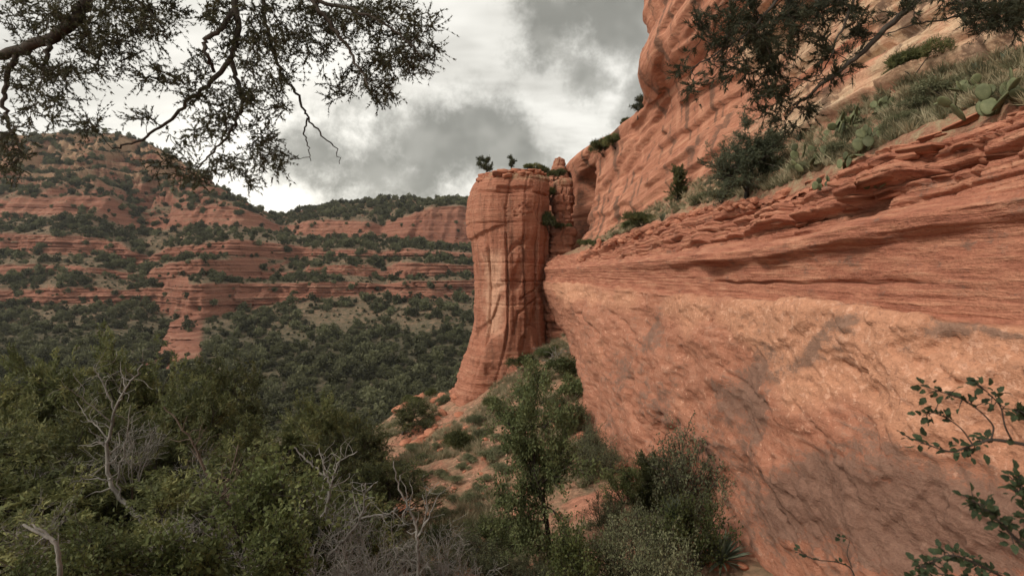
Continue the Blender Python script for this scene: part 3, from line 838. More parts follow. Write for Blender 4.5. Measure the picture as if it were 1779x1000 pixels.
# ------------------------------------------------------------------ far canyon side (one lofted sheet)
def build_far():
    S = np.array([-420, -260, -120, 0, 80, 160, 215, 250, 290, 325, 350, 400, 445, 480, 520, 560, 640, 665, 700, 760, 800, 830, 900, 1000, 1150], float)
    def row(*v): return np.array(v, float)
    #           -420 -260 -120   0   80  160  215  250  290  325  350  400  445  480  520  560  640  665  700  760  800  830  900 1000 1150
    lb  = row(530, 530, 530, 528, 528, 525, 528, 528, 545, 556, 556, 545, 534, 526, 521, 517, 510, 505, 520, 516, 514, 512, 512, 512, 512)
    lt  = row(506, 506, 506, 505, 505, 500, 505, 500, 500, 494, 492, 492, 492, 493, 491, 489, 491, 495, 488, 488, 487, 486, 486, 486, 486)
    lbd = row(430, 430, 430, 430, 430, 432, 440, 440, 425, 382, 378, 395, 405, 408, 412, 418, 430, 436, 412, 412, 420, 424, 430, 430, 430)
    mb  = row(474, 474, 474, 472, 470, 472, 484, 490, 482, 478, 478, 480, 486, 485, 480, 474, 480, 482, 482, 480, 478, 478, 478, 478, 478)
    mt  = row(464, 464, 464, 462, 462, 462, 474, 478, 458, 452, 450, 452, 470, 474, 472, 462, 462, 470, 456, 458, 460, 462, 462, 462, 462)
    mbd = row(460, 460, 460, 460, 460, 462, 468, 465, 440, 402, 400, 420, 440, 445, 447, 450, 458, 460, 432, 436, 442, 446, 450, 450, 450)
    ub  = row(440, 440, 440, 440, 440, 442, 452, 462, 452, 446, 444, 444, 446, 450, 447, 446, 446, 452, 446, 446, 447, 448, 448, 448, 448)
    ut  = row(400, 400, 402, 405, 409, 413, 424, 448, 430, 426, 424, 416, 418, 423, 428, 432, 436, 438, 432, 436, 438, 440, 440, 440, 440)
    ubd = row(490, 490, 490, 490, 490, 494, 500, 490, 462, 436, 430, 432, 450, 465, 470, 474, 480, 480, 460, 466, 470, 474, 476, 476, 476)
    db  = row(375, 375, 378, 382, 372, 368, 392, 402, 398, 392, 388, 392, 398, 402, 408, 413, 412, 412, 416, 424, 430, 430, 430, 430, 430)
    dt  = row(345, 345, 345, 340, 338, 336, 366, 380, 365, 358, 350, 356, 372, 392, 384, 380, 384, 394, 376, 356, 353, 372, 380, 380, 380)
    dbd = row(560, 560, 560, 560, 560, 556, 590, 600, 580, 566, 556, 560, 580, 640, 590, 580, 588, 610, 570, 560, 560, 570, 575, 575, 575)
    p1  = row(300, 300, 300, 300, 296, 300, 325, 332, 325, 325, 324, 350, 368, 382, 376, 368, 362, 368, 362, 352, 349, 360, 360, 360, 360)
    p2  = row(270, 270, 270, 268, 262, 265, 285, 295, 295, 300, 310, 349, 367, 377, 366, 360, 352, 354, 351, 349, 346, 350, 352, 352, 352)
    sk  = row(262, 250, 240, 233, 227, 226, 232, 243, 262, 288, 308, 348, 366, 374, 362, 356, 346, 344, 343, 347, 343, 342, 345, 350, 350)
    skd = row(740, 740, 740, 740, 740, 740, 735, 730, 720, 700, 690, 690, 720, 900, 780, 760, 760, 760, 760, 740, 740, 760, 760, 760, 760)
    px = np.concatenate([np.linspace(-420, -20, 70, endpoint=False), np.linspace(-20, 850, 560, endpoint=False), np.linspace(850, 1150, 30)])
    U = len(px)
    def I(a): return smooth_v(np.interp(px, S, a)[None], 12)[0]
    one = np.ones(U)
    curves = []
    def add(d, z, n): curves.append((d, z, n))
    def addp(d, py, n): add(d, (HZ - py) / FPX * d, n)
    L = I(lbd)
    add(100 * one, -66 * one, 10)
    add(170 * one, -60 * one, 26)
    add(250 * one, -54 * one, 36)
    fz = (HZ - I(lb)) / FPX * L
    add(0.55 * L + 0.45 * 270, 0.42 * fz + 0.58 * -50, 34)
    addp(L, I(lb), 40)
    addp(L + 7, I(lt), 16)
    Mb = I(mbd)
    addp(Mb, I(mb), 16)
    addp(Mb + 5, I(mt), 14)
    Ub = I(ubd)
    addp(Ub, I(ub), 28)
    addp(Ub + 9, I(ut), 24)
    Db = I(dbd)
    addp(Db, I(db), 34)
    addp(Db + 16, I(dt), 22)
    Sk = I(skd)
    addp(Db + 16 + (Sk - Db - 16) * 0.45, I(p1), 24)
    addp(Db + 16 + (Sk - Db - 16) * 0.75, I(p2), 22)
    addp(Sk, I(sk), 10)
    add(Sk + 160, (HZ - I(sk)) / FPX * Sk - 60, 0)
    D, Z, R = [], [], []
    for k in range(len(curves) - 1):
        n = curves[k][2]
        t = np.linspace(0, 1, n, endpoint=False)
        D.append(curves[k][0][:, None] * (1 - t) + curves[k + 1][0][:, None] * t)
        Z.append(curves[k][1][:, None] * (1 - t) + curves[k + 1][1][:, None] * t)
        R.append(k + t)
    D.append(curves[-1][0][:, None]); Z.append(curves[-1][1][:, None]); R.append(np.array([len(curves) - 1.0]))
    D, Z, R = np.concatenate(D, 1), np.concatenate(Z, 1), np.concatenate(R)[None, :]
    D, Z = smooth_v(D, 2), smooth_v(Z, 2)
    X = (px[:, None] - CX) / FPX * D
    Y = D.copy()
    up = sst(3.3, 4.3, R) * (1 - sst(13.9, 14.2, R))
    # promontories and gullies
    g = fbm(X / 55, Z / 160, 0 * X, 4, 401)
    Y = Y - up * 20 * g
    g2 = np.abs(perlin(X / 17, Z / 60, 0 * X, 411))
    hill = sst(10.8, 11.5, R)
    Y = Y + up * 7 * g2 + up * hill * 16 * np.abs(fbm(X / 26, Z / 70, Y / 200, 3, 415))
    g3 = fbm(X / 30, Z / 26, 0 * X, 3, 417)
    Y = Y - up * hill * 10 * (np.floor(g3 * 2.5) / 2.5)
    # benches and cliffs on the high slopes
    hz = Z + 15 * fbm(X / 48, Y / 60, 0 * X, 3, 421)
    step = 17.0
    q = hz / step
    fr = q - np.floor(q)
    zt = step * (np.floor(q) + sst(0.30, 0.70, fr)) - (hz - Z)
    wt = sst(11.0, 11.6, R) * (1 - sst(13.2, 14.0, R)) * 0.95
    wt = wt * sst(520, 400, px)[:, None]
    Z = Z + wt * (zt - Z)
    # domed, bedded rock on the cliff rows
    rr = np.floor(R)
    cl = np.zeros_like(Z)
    for k in (4, 6, 8, 10):
        cl = np.maximum(cl, sst(k - 0.15, k + 0.1, R) * (1 - sst(k + 0.9, k + 1.15, R)))
    o1, j1, _ = layers(X, Z, 4.2, 26, 431, 0.4)
    o2, j2, _ = layers(X, Z, 1.6, 12, 433, 0.4)
    wr = np.maximum(cl, wt * sst(0.2, 0.45, fr) * (1 - sst(0.55, 0.8, fr)))
    dome = sst(9.9, 10.1, R) * (1 - sst(11.0, 11.3, R))
    wr = wr * (1 - 0.6 * dome)
    Y = Y + dome * (9 * np.abs(perlin(X / 34, Z / 90, 0 * X, 437)) + 0.02 * (Z - 30) ** 2 * sst(30, 60, Z) * 0.2)
    Y = Y - wr * (5.0 * o1 - 2.2 * j1 + 2.2 * o2 - 1.0 * j2) - up * 2.0 * fbm(X / 8, Z / 8, Y / 20, 3, 441)
    Z = Z + (1 - cl) * sst(2, 3, R) * (1 - sst(13.6, 14, R)) * 1.6 * fbm(X / 14, Y / 14, 0 * X, 3, 451)
    V = np.stack([X, Y, Z], -1)
    N = grid_normals(V)
    N = np.where(N[..., 2:3] < 0, -N, N)
    slope = N[..., 2]
    nz = fbm(X / 12, Y / 12, Z / 6, 3, 461)
    rock = sst(0.78, 0.55, slope + 0.16 * nz) * sst(3.6, 4.1, R) * (1 - sst(13.8, 14.2, R))
    rock = np.maximum(rock, cl * sst(-0.35, 0.05, nz + 0.25))
    # buttress foot spilling down from the bench corner
    bx = (CX + X / Y * FPX)
    by = HZ - Z / Y * FPX
    spur = sst(1.0, 0.6, np.abs(bx - (338 - (by - 555) * 0.28)) / (26 + 0.30 * (by - 555))) * sst(548, 556, by) * (1 - sst(622, 645, by + 14 * perlin(X / 5, 0 * X, 1.3, 475)))
    bump = spur * sst(1.8, 2.5, R)
    oS, jS, _ = layers(X, Z, 2.6, 11, 471, 0.5)
    V[..., 1] -= bump * (15 + 6.0 * oS - 3.0 * jS + 3.0 * fbm(X / 6, Z / 6, 0 * X, 3, 473))
    V[..., 0] -= bump * 0
    rock = np.maximum(rock, sst(0.2, 0.6, bump))
    me = mesh_np('canyon_side', V, [grid_faces(*X.shape)])
    add_attr(me, 'rock', rock)
    smooth_shade(me)
    o = obj('canyon_side', me, M['far'])
    tag(o, kind='structure')
    return o, V, rock, R
FAR, FAR_V, FAR_ROCK, FAR_R = build_far()

def proj(V):
    V = V.reshape(-1, 3)
    y = np.maximum(V[:, 1], 0.01)
    return CX + V[:, 0] / y * FPX, HZ - V[:, 2] / y * FPX, V[:, 1]
_pc = {}
def hit(px, py, which, tol=6.0):
    """where the sight line through photo pixel (px,py) meets a built surface"""
    if which not in _pc:
        V = {'cliff': CLIFF_V, 'tower': TOWER_V, 'ground': GROUND_V, 'far': FAR_V}[which].reshape(-1, 3)
        V = V[V[:, 1] > 1.0]
        x, y, d = proj(V)
        key = np.floor(x / 20).astype(np.int64) * 100000 + np.floor(y / 20).astype(np.int64)
        o = np.argsort(key, kind='stable')
        _pc[which] = (V[o], x[o], y[o], d[o], key[o])
    V, x, y, d, key = _pc[which]
    bx, by = int(math.floor(px / 20)), int(math.floor(py / 20))
    for t, nb in ((tol, 1), (tol * 2, 1), (tol * 4, 2), (tol * 10, 3)):
        ids = []
        for i in range(-nb, nb + 1):
            lo_, hi_ = np.searchsorted(key, [(bx + i) * 100000 + by - nb, (bx + i) * 100000 + by + nb + 1])
            ids.append(np.arange(lo_, hi_))
        ids = np.concatenate(ids)
        if not len(ids): continue
        e = np.hypot(x[ids] - px, y[ids] - py)
        m = ids[e < t]
        if len(m):
            dm = d[m].min()
            mm = m[d[m] < dm * 1.06]
            return V[mm[np.argmin(np.hypot(x[mm] - px, y[mm] - py))]].copy()
    return None
# ------------------------------------------------------------------ plant building blocks
def unit(v):
    return v / (np.linalg.norm(v, axis=-1, keepdims=True) + 1e-9)

def tubes(polys, sides=5):
    """polys: list of (points (n,3), radii (n,)) -> vertices, quads"""
    VS, FS, base = [], [], 0
    ang = np.linspace(0, 2 * np.pi, sides, endpoint=False)
    for pts, rad in polys:
        pts = np.asarray(pts, float); rad = np.asarray(rad, float)
        n = len(pts)
        if n < 2: continue
        t = unit(np.gradient(pts, axis=0))
        ref = np.array((0.3, 0.9, 0.2)) if abs(t[0, 2]) > 0.7 else np.array((0.1, 0.2, 1.0))
        a = unit(np.cross(t, ref)); b = np.cross(t, a)
        ring = pts[:, None] + rad[:, None, None] * (np.cos(ang)[None, :, None] * a[:, None] + np.sin(ang)[None, :, None] * b[:, None])
        VS.append(ring.reshape(-1, 3))
        i, j = np.meshgrid(np.arange(n - 1), np.arange(sides), indexing='ij')
        j2 = (j + 1) % sides
        FS.append((np.stack([i * sides + j, i * sides + j2, (i + 1) * sides + j2, (i + 1) * sides + j], -1).reshape(-1, 4)) + base)
        base += n * sides
    return np.concatenate(VS), np.concatenate(FS)

def tube_mesh(name, polys, sides=5):
    V, F = tubes(polys, sides)
    me = mesh_np(name, V, [F])
    smooth_shade(me)
    return me

def blades(rng, pts, dirs, n, length, width, spread=0.7, jitter=0.03, curl=0.0):
    """narrow pointed triangles: juniper sprays, needles, grass"""
    k = len(pts)
    p = np.repeat(pts, n, 0) + rng.normal(0, jitter, (k * n, 3))
    d = unit(np.repeat(dirs, n, 0) + rng.normal(0, spread, (k * n, 3)))
    L = length * (0.55 + 0.9 * rng.random((k * n, 1)))
    side = unit(np.cross(d, rng.normal(0, 1, (k * n, 3)))) * width * (0.6 + 0.8 * rng.random((k * n, 1))) * 0.5
    tip = p + d * L
    V = np.stack([p - side, p + side, tip], 1).reshape(-1, 3)
    F = np.arange(len(V)).reshape(-1, 3)
    return V, F

def leaves(rng, pts, dirs, n, length, width, spread=0.9, jitter=0.05, flat=0.0):
    """broad pointed leaves, two triangles folded along the midrib"""
    k = len(pts)
    p = np.repeat(pts, n, 0) + rng.normal(0, jitter, (k * n, 3))
    d = unit(np.repeat(dirs, n, 0) + rng.normal(0, spread, (k * n, 3)))
    rv = rng.normal(0, 1, (k * n, 3))
    rv[:, 2] += flat
    side = unit(np.cross(d, rv))
    nrm = np.cross(side, d)
    L = length * (0.6 + 0.8 * rng.random((k * n, 1)))
    Wd = width * (0.6 + 0.8 * rng.random((k * n, 1))) * 0.5
    mid = p + d * L * 0.45
    V = np.stack([p, mid + side * Wd + nrm * Wd * 0.4, p + d * L, mid - side * Wd + nrm * Wd * 0.4], 1).reshape(-1, 3)
    b = np.arange(k * n)[:, None] * 4
    F = np.concatenate([b + np.array([[0, 1, 2]]), b + np.array([[0, 2, 3]])], 0)
    return V, F

def grow(rng, start, direc, length, radius, level, spec, out):
    """recursive limbs; spec[level] = (segments, wiggle, lift, n children, first t, spread angle, length ratio)"""
    seg, wig, lift, nch, t0, ang, ratio = spec[level]
    pts, d = [np.array(start, float)], unit(np.array(direc, float))
    for k in range(seg):
        d = unit(d + rng.normal(0, wig, 3) + np.array((0, 0, lift)))
        pts.append(pts[-1] + d * length / seg)
    pts = np.array(pts)
    rad = radius * np.linspace(1, 0.35, len(pts))
    out.append((pts, rad, level))
    if level + 1 < len(spec):
        for c in range(nch):
            t = t0 + (1 - t0) * (c + rng.random()) / nch
            i = min(int(t * seg), seg - 1)
            p = pts[i] + (pts[i + 1] - pts[i]) * (t * seg - i)
            ax = unit(pts[i + 1] - pts[i])
            pr = unit(np.cross(ax, rng.normal(0, 1, 3)))
            a = ang * (0.7 + 0.6 * rng.random())
            cd = ax * math.cos(a) + pr * math.sin(a)
            r = np.interp(t, [0, 1], [rad[0], rad[-1]]) * 0.62
            grow(rng, p, cd, length * ratio * (0.65 + 0.7 * rng.random()) * (1.15 - 0.5 * t if level == 0 else 1), max(r, 0.006), level + 1, spec, out)

def twig_anchors(out, level, step):
    P_, D_ = [], []
    for pts, rad, lv in out:
        if lv < level: continue
        seg = np.diff(pts, axis=0)
        L = np.linalg.norm(seg, axis=1)
        for i in range(len(seg)):
            m = max(1, int(L[i] / step))
            for j in range(m):
                P_.append(pts[i] + seg[i] * (j + 0.5) / m)
                D_.append(seg[i] / (L[i] + 1e-9))
    return np.array(P_), np.array(D_)

def make_tree(seed, spec, height, trunk_r, leaf, level, step, lean=(0.1, 0.05, 1.0)):
    """returns (trunk mesh, crown mesh), base at the origin, about `height` tall"""
    rng = np.random.default_rng(seed)
    out = []
    grow(rng, (0, 0, -0.25), lean, height * 0.8, trunk_r, 0, spec, out)
    A, Dn = twig_anchors(out, level, step)
    V, F = leaf(rng, A, Dn)
    top = np.percentile(V[:, 2], 99.7)
    k = height / top
    tr = tube_mesh('trunk', [(p * k, r * k) for p, r, l in out if l == 0], 7)
    br = tube_mesh('branches', [(p * k, r * k) for p, r, l in out if l > 0], 5)
    me = mesh_np('crown', V * k, [F])
    return tr, me, br

def place_tree(name, proto, loc, height0, height, rz, mats, label, cat, group=None, sx=1.0):
    s = height / height0
    root = empty(name, loc, rz, (s * sx, s * sx, s), label, cat, group)
    tr = obj('trunk', proto[0], mats[0], root)
    tag(obj('branches', proto[2], mats[0], tr), kind='stuff')
    obj('crown', proto[1], mats[1], root)
    return root

def shrub_mesh(seed, r, h, n, leaf, stems=7):
    """rounded, uneven bush: foliage shell plus inner leaves and a few stems"""
    rng = np.random.default_rng(seed)
    lob = [(rng.normal(0, r * 0.42, 2), h * (0.35 + 0.45 * rng.random()), r * (0.35 + 0.35 * rng.random())) for _ in range(7)]
    P_, D_ = [], []
    for i in range(n):
        c, z, rad = lob[rng.integers(len(lob))]
        v = unit(rng.normal(0, 1, 3))
        v[2] = abs(v[2]) * 0.9 - 0.25
        k = rad * (0.35 + 0.65 * rng.random() ** 0.5)
        p = np.array((c[0] + v[0] * k, c[1] + v[1] * k, max(0.03 * h, z + v[2] * k * h / r * 0.9)))
        P_.append(p); D_.append(unit(v + np.array((0, 0, 0.5))))
    V, F = leaf(rng, np.array(P_), np.array(D_))
    polys = []
    for i in range(stems):
        c, z, rad = lob[i % len(lob)]
        a = np.array((rng.normal(0, 0.06 * r), rng.normal(0, 0.06 * r), -0.15))
        b = np.array((c[0], c[1], z))
        mid = (a + b) / 2 + rng.normal(0, 0.08 * r, 3)
        polys.append((np.array([a, mid, b]), np.array((0.03, 0.022, 0.008)) * r))
    return tube_mesh('stem', polys, 4), mesh_np('foliage', V, [F])

def place_shrub(name, proto, loc, s, rz, mats, label, group=None, sz=1.0, cat='shrub'):
    root = empty(name, loc, rz, (s, s, s * sz), label, cat, group)
    obj('stem', proto[0], mats[0], root)
    obj('foliage', proto[1], mats[1], root)
    return root

LJ = lambda L, w, n: (lambda rng, A, D: blades(rng, A, D, n, L, w, 0.75, L * 0.35))
LL = lambda L, w, n, f=0.4: (lambda rng, A, D: leaves(rng, A, D, n, L, w, 0.9, L * 0.8, f))

JSPEC = [(8, 0.16, 0.05, 13, 0.18, 1.05, 0.62), (6, 0.20, 0.07, 9, 0.25, 0.85, 0.50), (5, 0.22, 0.06, 6, 0.2, 0.8, 0.5), (3, 0.25, 0.05, 0, 0, 0, 0)]
JUN = [make_tree(500 + i, JSPEC, 6.0, 0.20, LJ(0.17, 0.060, 11), 3, 0.24, (0.15 * (i - 1), 0.1, 1)) for i in range(3)]
OSPEC = [(9, 0.10, 0.05, 20, 0.16, 1.0, 0.34), (6, 0.20, 0.04, 8, 0.2, 0.8, 0.52), (4, 0.25, 0.02, 5, 0.2, 0.8, 0.5), (3, 0.25, 0.0, 0, 0, 0, 0)]
OAK = [make_tree(520, OSPEC, 9.0, 0.17, LL(0.14, 0.08, 7), 2, 0.15, (-0.04, 0, 1))]
CSPEC = [(7, 0.05, 0.10, 34, 0.05, 1.1, 0.34), (4, 0.18, 0.10, 6, 0.2, 0.8, 0.5), (3, 0.2, 0.1, 0, 0, 0, 0)]
CON = [make_tree(530, CSPEC, 4.0, 0.10, LJ(0.16, 0.05, 16), 1, 0.13, (0, 0, 1))]
PSPEC = [(7, 0.13, 0.10, 15, 0.28, 1.05, 0.55), (5, 0.24, 0.06, 7, 0.25, 0.85, 0.5), (4, 0.25, 0.05, 0, 0, 0, 0)]
PIN = [make_tree(540 + i, PSPEC, 3.2, 0.11, LJ(0.12, 0.030, 22), 2, 0.11, (0.15 * (1 - 2 * i), 0, 1)) for i in range(2)]
RSPEC = [(7, 0.10, 0.06, 11, 0.30, 1.2, 0.42), (4, 0.2, 0.10, 5, 0.3, 0.8, 0.5), (3, 0.2, 0.1, 0, 0, 0, 0)]
RIM = [make_tree(550 + i, RSPEC, 3.0, 0.09, LJ(0.22, 0.07, 12), 1, 0.13, (0.1, 0, 1)) for i in range(2)]
SH_S = [shrub_mesh(560 + i, 1.0, 0.9, 900, LL(0.11, 0.05, 4)) for i in range(3)]          # small grey leaved
def sprig_bush(seed, leaf, stems=9, step=0.075, spread=0.55):
    """loose upright bush: several branching stems with leaves along the shoots"""
    rng = np.random.default_rng(seed)
    spec = [(6, 0.16, 0.06, 6, 0.3, 0.65, 0.5), (4, 0.22, 0.08, 4, 0.25, 0.7, 0.55), (3, 0.25, 0.05, 0, 0, 0, 0)]
    out = []
    for k in range(stems):
        a = rng.random() * 6.28
        grow(rng, (0.12 * math.cos(a), 0.12 * math.sin(a), -0.2), (spread * math.cos(a) * rng.random(), spread * math.sin(a) * rng.random(), 1), 0.9 + 0.5 * rng.random(), 0.022, 0, spec, out)
    A, Dn = twig_anchors(out, 1, step)
    V, F = leaf(rng, A, Dn)
    return tube_mesh('stem', [(p, r) for p, r, l in out], 4), mesh_np('foliage', V, [F])
SH_F = [sprig_bush(565 + i, LL(0.055, 0.026, 3), 15, 0.045, 0.9) for i in range(3)]      # fine grey leaved, for the big bushes
SH_GF = [sprig_bush(575 + i, LL(0.065, 0.040, 3), 14, 0.05, 0.9) for i in range(3)]

def twig_bush(seed):
    """bare bleached shrub: only fine branching twigs"""
    rng = np.random.default_rng(seed)
    spec = [(7, 0.16, 0.04, 6, 0.25, 0.6, 0.55), (5, 0.24, 0.04, 5, 0.2, 0.7, 0.55), (4, 0.28, 0.03, 0, 0, 0, 0)]
    out = []
    for k in range(8):
        a = rng.random() * 6.28
        grow(rng, (0.1 * math.cos(a), 0.1 * math.sin(a), -0.2), (0.6 * math.cos(a) * rng.random(), 0.6 * math.sin(a) * rng.random(), 1), 0.9 + 0.5 * rng.random(), 0.016, 0, spec, out)
    st = tube_mesh('stem', [(p, r) for p, r, l in out if l == 0], 5)
    tw = tube_mesh('twigs', [(p, np.maximum(r, 0.004)) for p, r, l in out if l > 0], 4)
    return st, tw
TWB = [twig_bush(598 + i) for i in range(3)]
SH_G = [shrub_mesh(570 + i, 1.0, 1.0, 1000, LL(0.13, 0.075, 4)) for i in range(3)]        # green leaved
SH_N = [shrub_mesh(580 + i, 1.0, 1.0, 800, LJ(0.18, 0.035, 9)) for i in range(2)]         # needle-like, dark
SH_B = [sprig_bush(590 + i, LL(0.085, 0.055, 3)) for i in range(3)]

def grass_mesh(seed, n, L, w):
    rng = np.random.default_rng(seed)
    A = np.zeros((n, 3)); A[:, :2] = rng.normal(0, 0.09, (n, 2))
    D = unit(np.stack([A[:, 0] * 4, A[:, 1] * 4, np.full(n, 1.0)], 1))
    V, F = blades(rng, A, D, 1, L, w, 0.28, 0.01)
    return V, F

def far_bush(seed, n=150):
    """distant tree: trunk stub and an uneven leafy crown, ~1 m radius"""
    rng = np.random.default_rng(seed)
    lob = [(np.array((rng.normal(0, 0.36), rng.normal(0, 0.36), 0.62 + 0.42 * rng.random())), 0.36 + 0.3 * rng.random()) for _ in range(6)]
    P_, D_ = [], []
    for i in range(n):
        c, r = lob[rng.integers(6)]
        v = unit(rng.normal(0, 1, 3))
        p = c + v * r * (0.6 + 0.45 * rng.random())
        p[2] = max(p[2], 0.08)
        P_.append(p); D_.append(v)
    A, Dn = np.array(P_), np.array(D_)
    V, F = leaves(rng, A, Dn, 2, 0.36, 0.26, 0.8, 0.06, 0.6)
    Vt, Ft = tubes([(np.array([(0, 0, -0.3), (0.02, 0.01, 0.4), (0.05, 0, 0.8)]), np.array((0.09, 0.07, 0.03)))], 4)
    me = mesh_np('bush', np.concatenate([V, Vt]), [F, Ft + len(V)])
    mi = np.concatenate([np.zeros(len(F), np.int32), np.ones(len(Ft), np.int32)])
    me.polygons.foreach_set('material_index', mi)
    return me
# ------------------------------------------------------------------ distant woodland on the canyon floor and benches
FARB = [far_bush(600 + i) for i in range(4)]
for b in FARB:
    b.materials.append(M['far_tree']); b.materials.append(M['bark'])

def scatter_stuff(name, pts, scl, rotz, protos, kindlabel):
    """one object: points carrying scale and spin, one instance each (geometry nodes)"""
    me = bpy.data.meshes.new(name)
    me.vertices.add(len(pts))
    me.vertices.foreach_set('co', np.asarray(pts, np.float32).ravel())
    a = me.attributes.new('size', 'FLOAT_VECTOR', 'POINT'); a.data.foreach_set('vector', np.asarray(scl, np.float32).ravel())
    a = me.attributes.new('spin', 'FLOAT_VECTOR', 'POINT'); a.data.foreach_set('vector', np.asarray(rotz, np.float32).ravel())
    o = obj(name, me)
    ng = bpy.data.node_groups.new(name, 'GeometryNodeTree')
    ng.interface.new_socket('Geometry', in_out='INPUT', socket_type='NodeSocketGeometry')
    ng.interface.new_socket('Geometry', in_out='OUTPUT', socket_type='NodeSocketGeometry')
    gi = ng.nodes.new('NodeGroupInput'); go = ng.nodes.new('NodeGroupOutput')
    jn = ng.nodes.new('GeometryNodeJoinGeometry')
    for p in reversed(protos):
        oi = ng.nodes.new('GeometryNodeObjectInfo'); oi.inputs['Object'].default_value = p
        oi.transform_space = 'ORIGINAL'
        oi.inputs['As Instance'].default_value = True
        ng.links.new(oi.outputs['Geometry'], jn.inputs[0])
    ip = ng.nodes.new('GeometryNodeInstanceOnPoints')
    ip.inputs['Pick Instance'].default_value = True
    ng.links.new(gi.outputs[0], ip.inputs['Points'])
    ng.links.new(jn.outputs[0], ip.inputs['Instance'])
    na = ng.nodes.new('GeometryNodeInputNamedAttribute'); na.data_type = 'FLOAT_VECTOR'; na.inputs['Name'].default_value = 'size'
    nb = ng.nodes.new('GeometryNodeInputNamedAttribute'); nb.data_type = 'FLOAT_VECTOR'; nb.inputs['Name'].default_value = 'spin'
    ng.links.new(na.outputs['Attribute'], ip.inputs['Scale'])
    ng.links.new(nb.outputs['Attribute'], ip.inputs['Rotation'])
    ng.links.new(ip.outputs[0], go.inputs[0])
    md = o.modifiers.new('scatter', 'NODES'); md.node_group = ng
    return o

def forest():
    rng = np.random.default_rng(71)
    V, rock, R = FAR_V, FAR_ROCK, FAR_R + 0 * FAR_ROCK
    px, py, d = (a.reshape(V.shape[:2]) for a in proj(V))
    # visible-size density: area of each cell in photo pixels, times how wooded it is
    A = np.abs((px[1:, :-1] - px[:-1, :-1]) * (py[:-1, 1:] - py[:-1, :-1]))
    vis = (px > -40) & (px < 850) & (py > 200) & (py < 760) & (d > 95)
    wood = np.where(R < 2.6, 1.0, np.interp(R, [2.6, 3.4, 4.0, 4.2, 5, 6, 8, 11, 14], [1.0, 0.55, 0.45, 0.6, 0.95, 0.85, 0.95, 0.9, 1.0]))
    left = sst(330, 200, px)
    wood = np.clip(wood + left * 0.35 * (R > 3) * (R < 8), 0, 1)
    clump = sst(-0.25, 0.25, fbm(V[..., 0] / 30, V[..., 1] / 30, V[..., 2] / 20, 4, 77, 0.7))
    wood = wood * np.where(R < 2.7, 0.55 + 0.45 * clump, 0.10 + 0.9 * clump)
    wood = wood * (1 - 0.97 * np.clip(rock, 0, 1))
    size_px = np.interp(R, [0, 2, 3, 4, 8, 14], [11, 9, 8.0, 6.5, 6.0, 5.0])
    wgt = (A + 1.0 * (A < 1.0)) * (vis * wood / size_px ** 2)[:-1, :-1]
    N = 13500
    p = wgt.ravel() / wgt.sum()
    idx = rng.choice(len(p), N, p=p)
    i, j = np.unravel_index(idx, wgt.shape)
    a, b = rng.random((N, 1)), rng.random((N, 1))
    pts = V[i, j] * (1 - a) * (1 - b) + V[i + 1, j] * a * (1 - b) + V[i, j + 1] * (1 - a) * b + V[i + 1, j + 1] * a * b
    rad = size_px[i, j] * pts[:, 1] / FPX * 0.5 * np.exp(rng.normal(0, 0.48, N)) * 1.1
    rad = np.clip(rad, 0.9, 4.2)
    # low scrub between the trees
    w2 = (A + 1.0 * (A < 1.0)) * (vis * (1 - np.clip(rock, 0, 1)) * sst(2.0, 2.8, R) / size_px ** 2)[:-1, :-1]
    p2_ = w2.ravel() / w2.sum()
    N2 = 6000
    i, j = np.unravel_index(rng.choice(len(p2_), N2, p=p2_), w2.shape)
    a, b = rng.random((N2, 1)), rng.random((N2, 1))
    q = V[i, j] * (1 - a) * (1 - b) + V[i + 1, j] * a * (1 - b) + V[i, j + 1] * (1 - a) * b + V[i + 1, j + 1] * a * b
    pts = np.concatenate([pts, q]); rad = np.concatenate([rad, 0.45 + 0.75 * rng.random(N2) ** 2])
    show = rad / pts[:, 1]
    order = np.argsort(-show)
    return pts, rad, order, rng

def build_forest():
    pts, rad, order, rng = forest()
    protos = []
    for n, k in enumerate(order[:300]):
        r = rad[k]
        b = FARB[n % 4]
        o = obj('juniper_bush', b, None, None, pts[k] - np.array((0, 0, 0.1 * r)), (0, 0, rng.random() * 6.28), (r, r, r * (0.85 + 0.45 * rng.random())))
        tag(o, 'dark green bushy tree in the dense woodland filling the canyon floor', 'tree', 'trees of the canyon floor woodland')
        if n < 4: protos.append(o)
    rest = order[300:]
    r = rad[rest]
    scl = np.stack([r, r, r * (0.8 + 0.5 * rng.random(len(r)))], 1)
    rot = np.zeros((len(r), 3)); rot[:, 2] = rng.random(len(r)) * 6.28
    o = scatter_stuff('distant_woodland', pts[rest] - np.array((0, 0, 0.1)) * r[:, None], scl, rot, protos, '')
    tag(o, 'dark green scrub and trees covering the far canyon slopes and benches', 'woodland', kind='stuff')
build_forest()

# ------------------------------------------------------------------ stones
def stone_mesh(seed, flat=0.6, sub=2, sharp=0.28):
    import bmesh
    bm = bmesh.new()
    bmesh.ops.create_icosphere(bm, subdivisions=sub, radius=0.5)
    rng = np.random.default_rng(seed)
    planes = [unit(rng.normal(0, 1, 3)) for _ in range(7)]
    offs = [0.30 + 0.14 * rng.random() for _ in range(7)]
    co = np.array([v.co[:] for v in bm.verts])
    for n, o in zip(planes, offs):
        e = co @ n - o
        co -= np.clip(e, 0, None)[:, None] * n[None] * 0.92
    co += 0.05 * np.stack([perlin(co[:, 0] * 4, co[:, 1] * 4, co[:, 2] * 4, seed + k) for k in range(3)], 1)
    co[:, 2] *= flat
    for v, c in zip(bm.verts, co): v.co = c
    me = bpy.data.meshes.new('stone')
    bm.to_mesh(me); bm.free()
    return me
STONES = [stone_mesh(700 + i, 0.55 + 0.08 * (i % 3)) for i in range(6)]
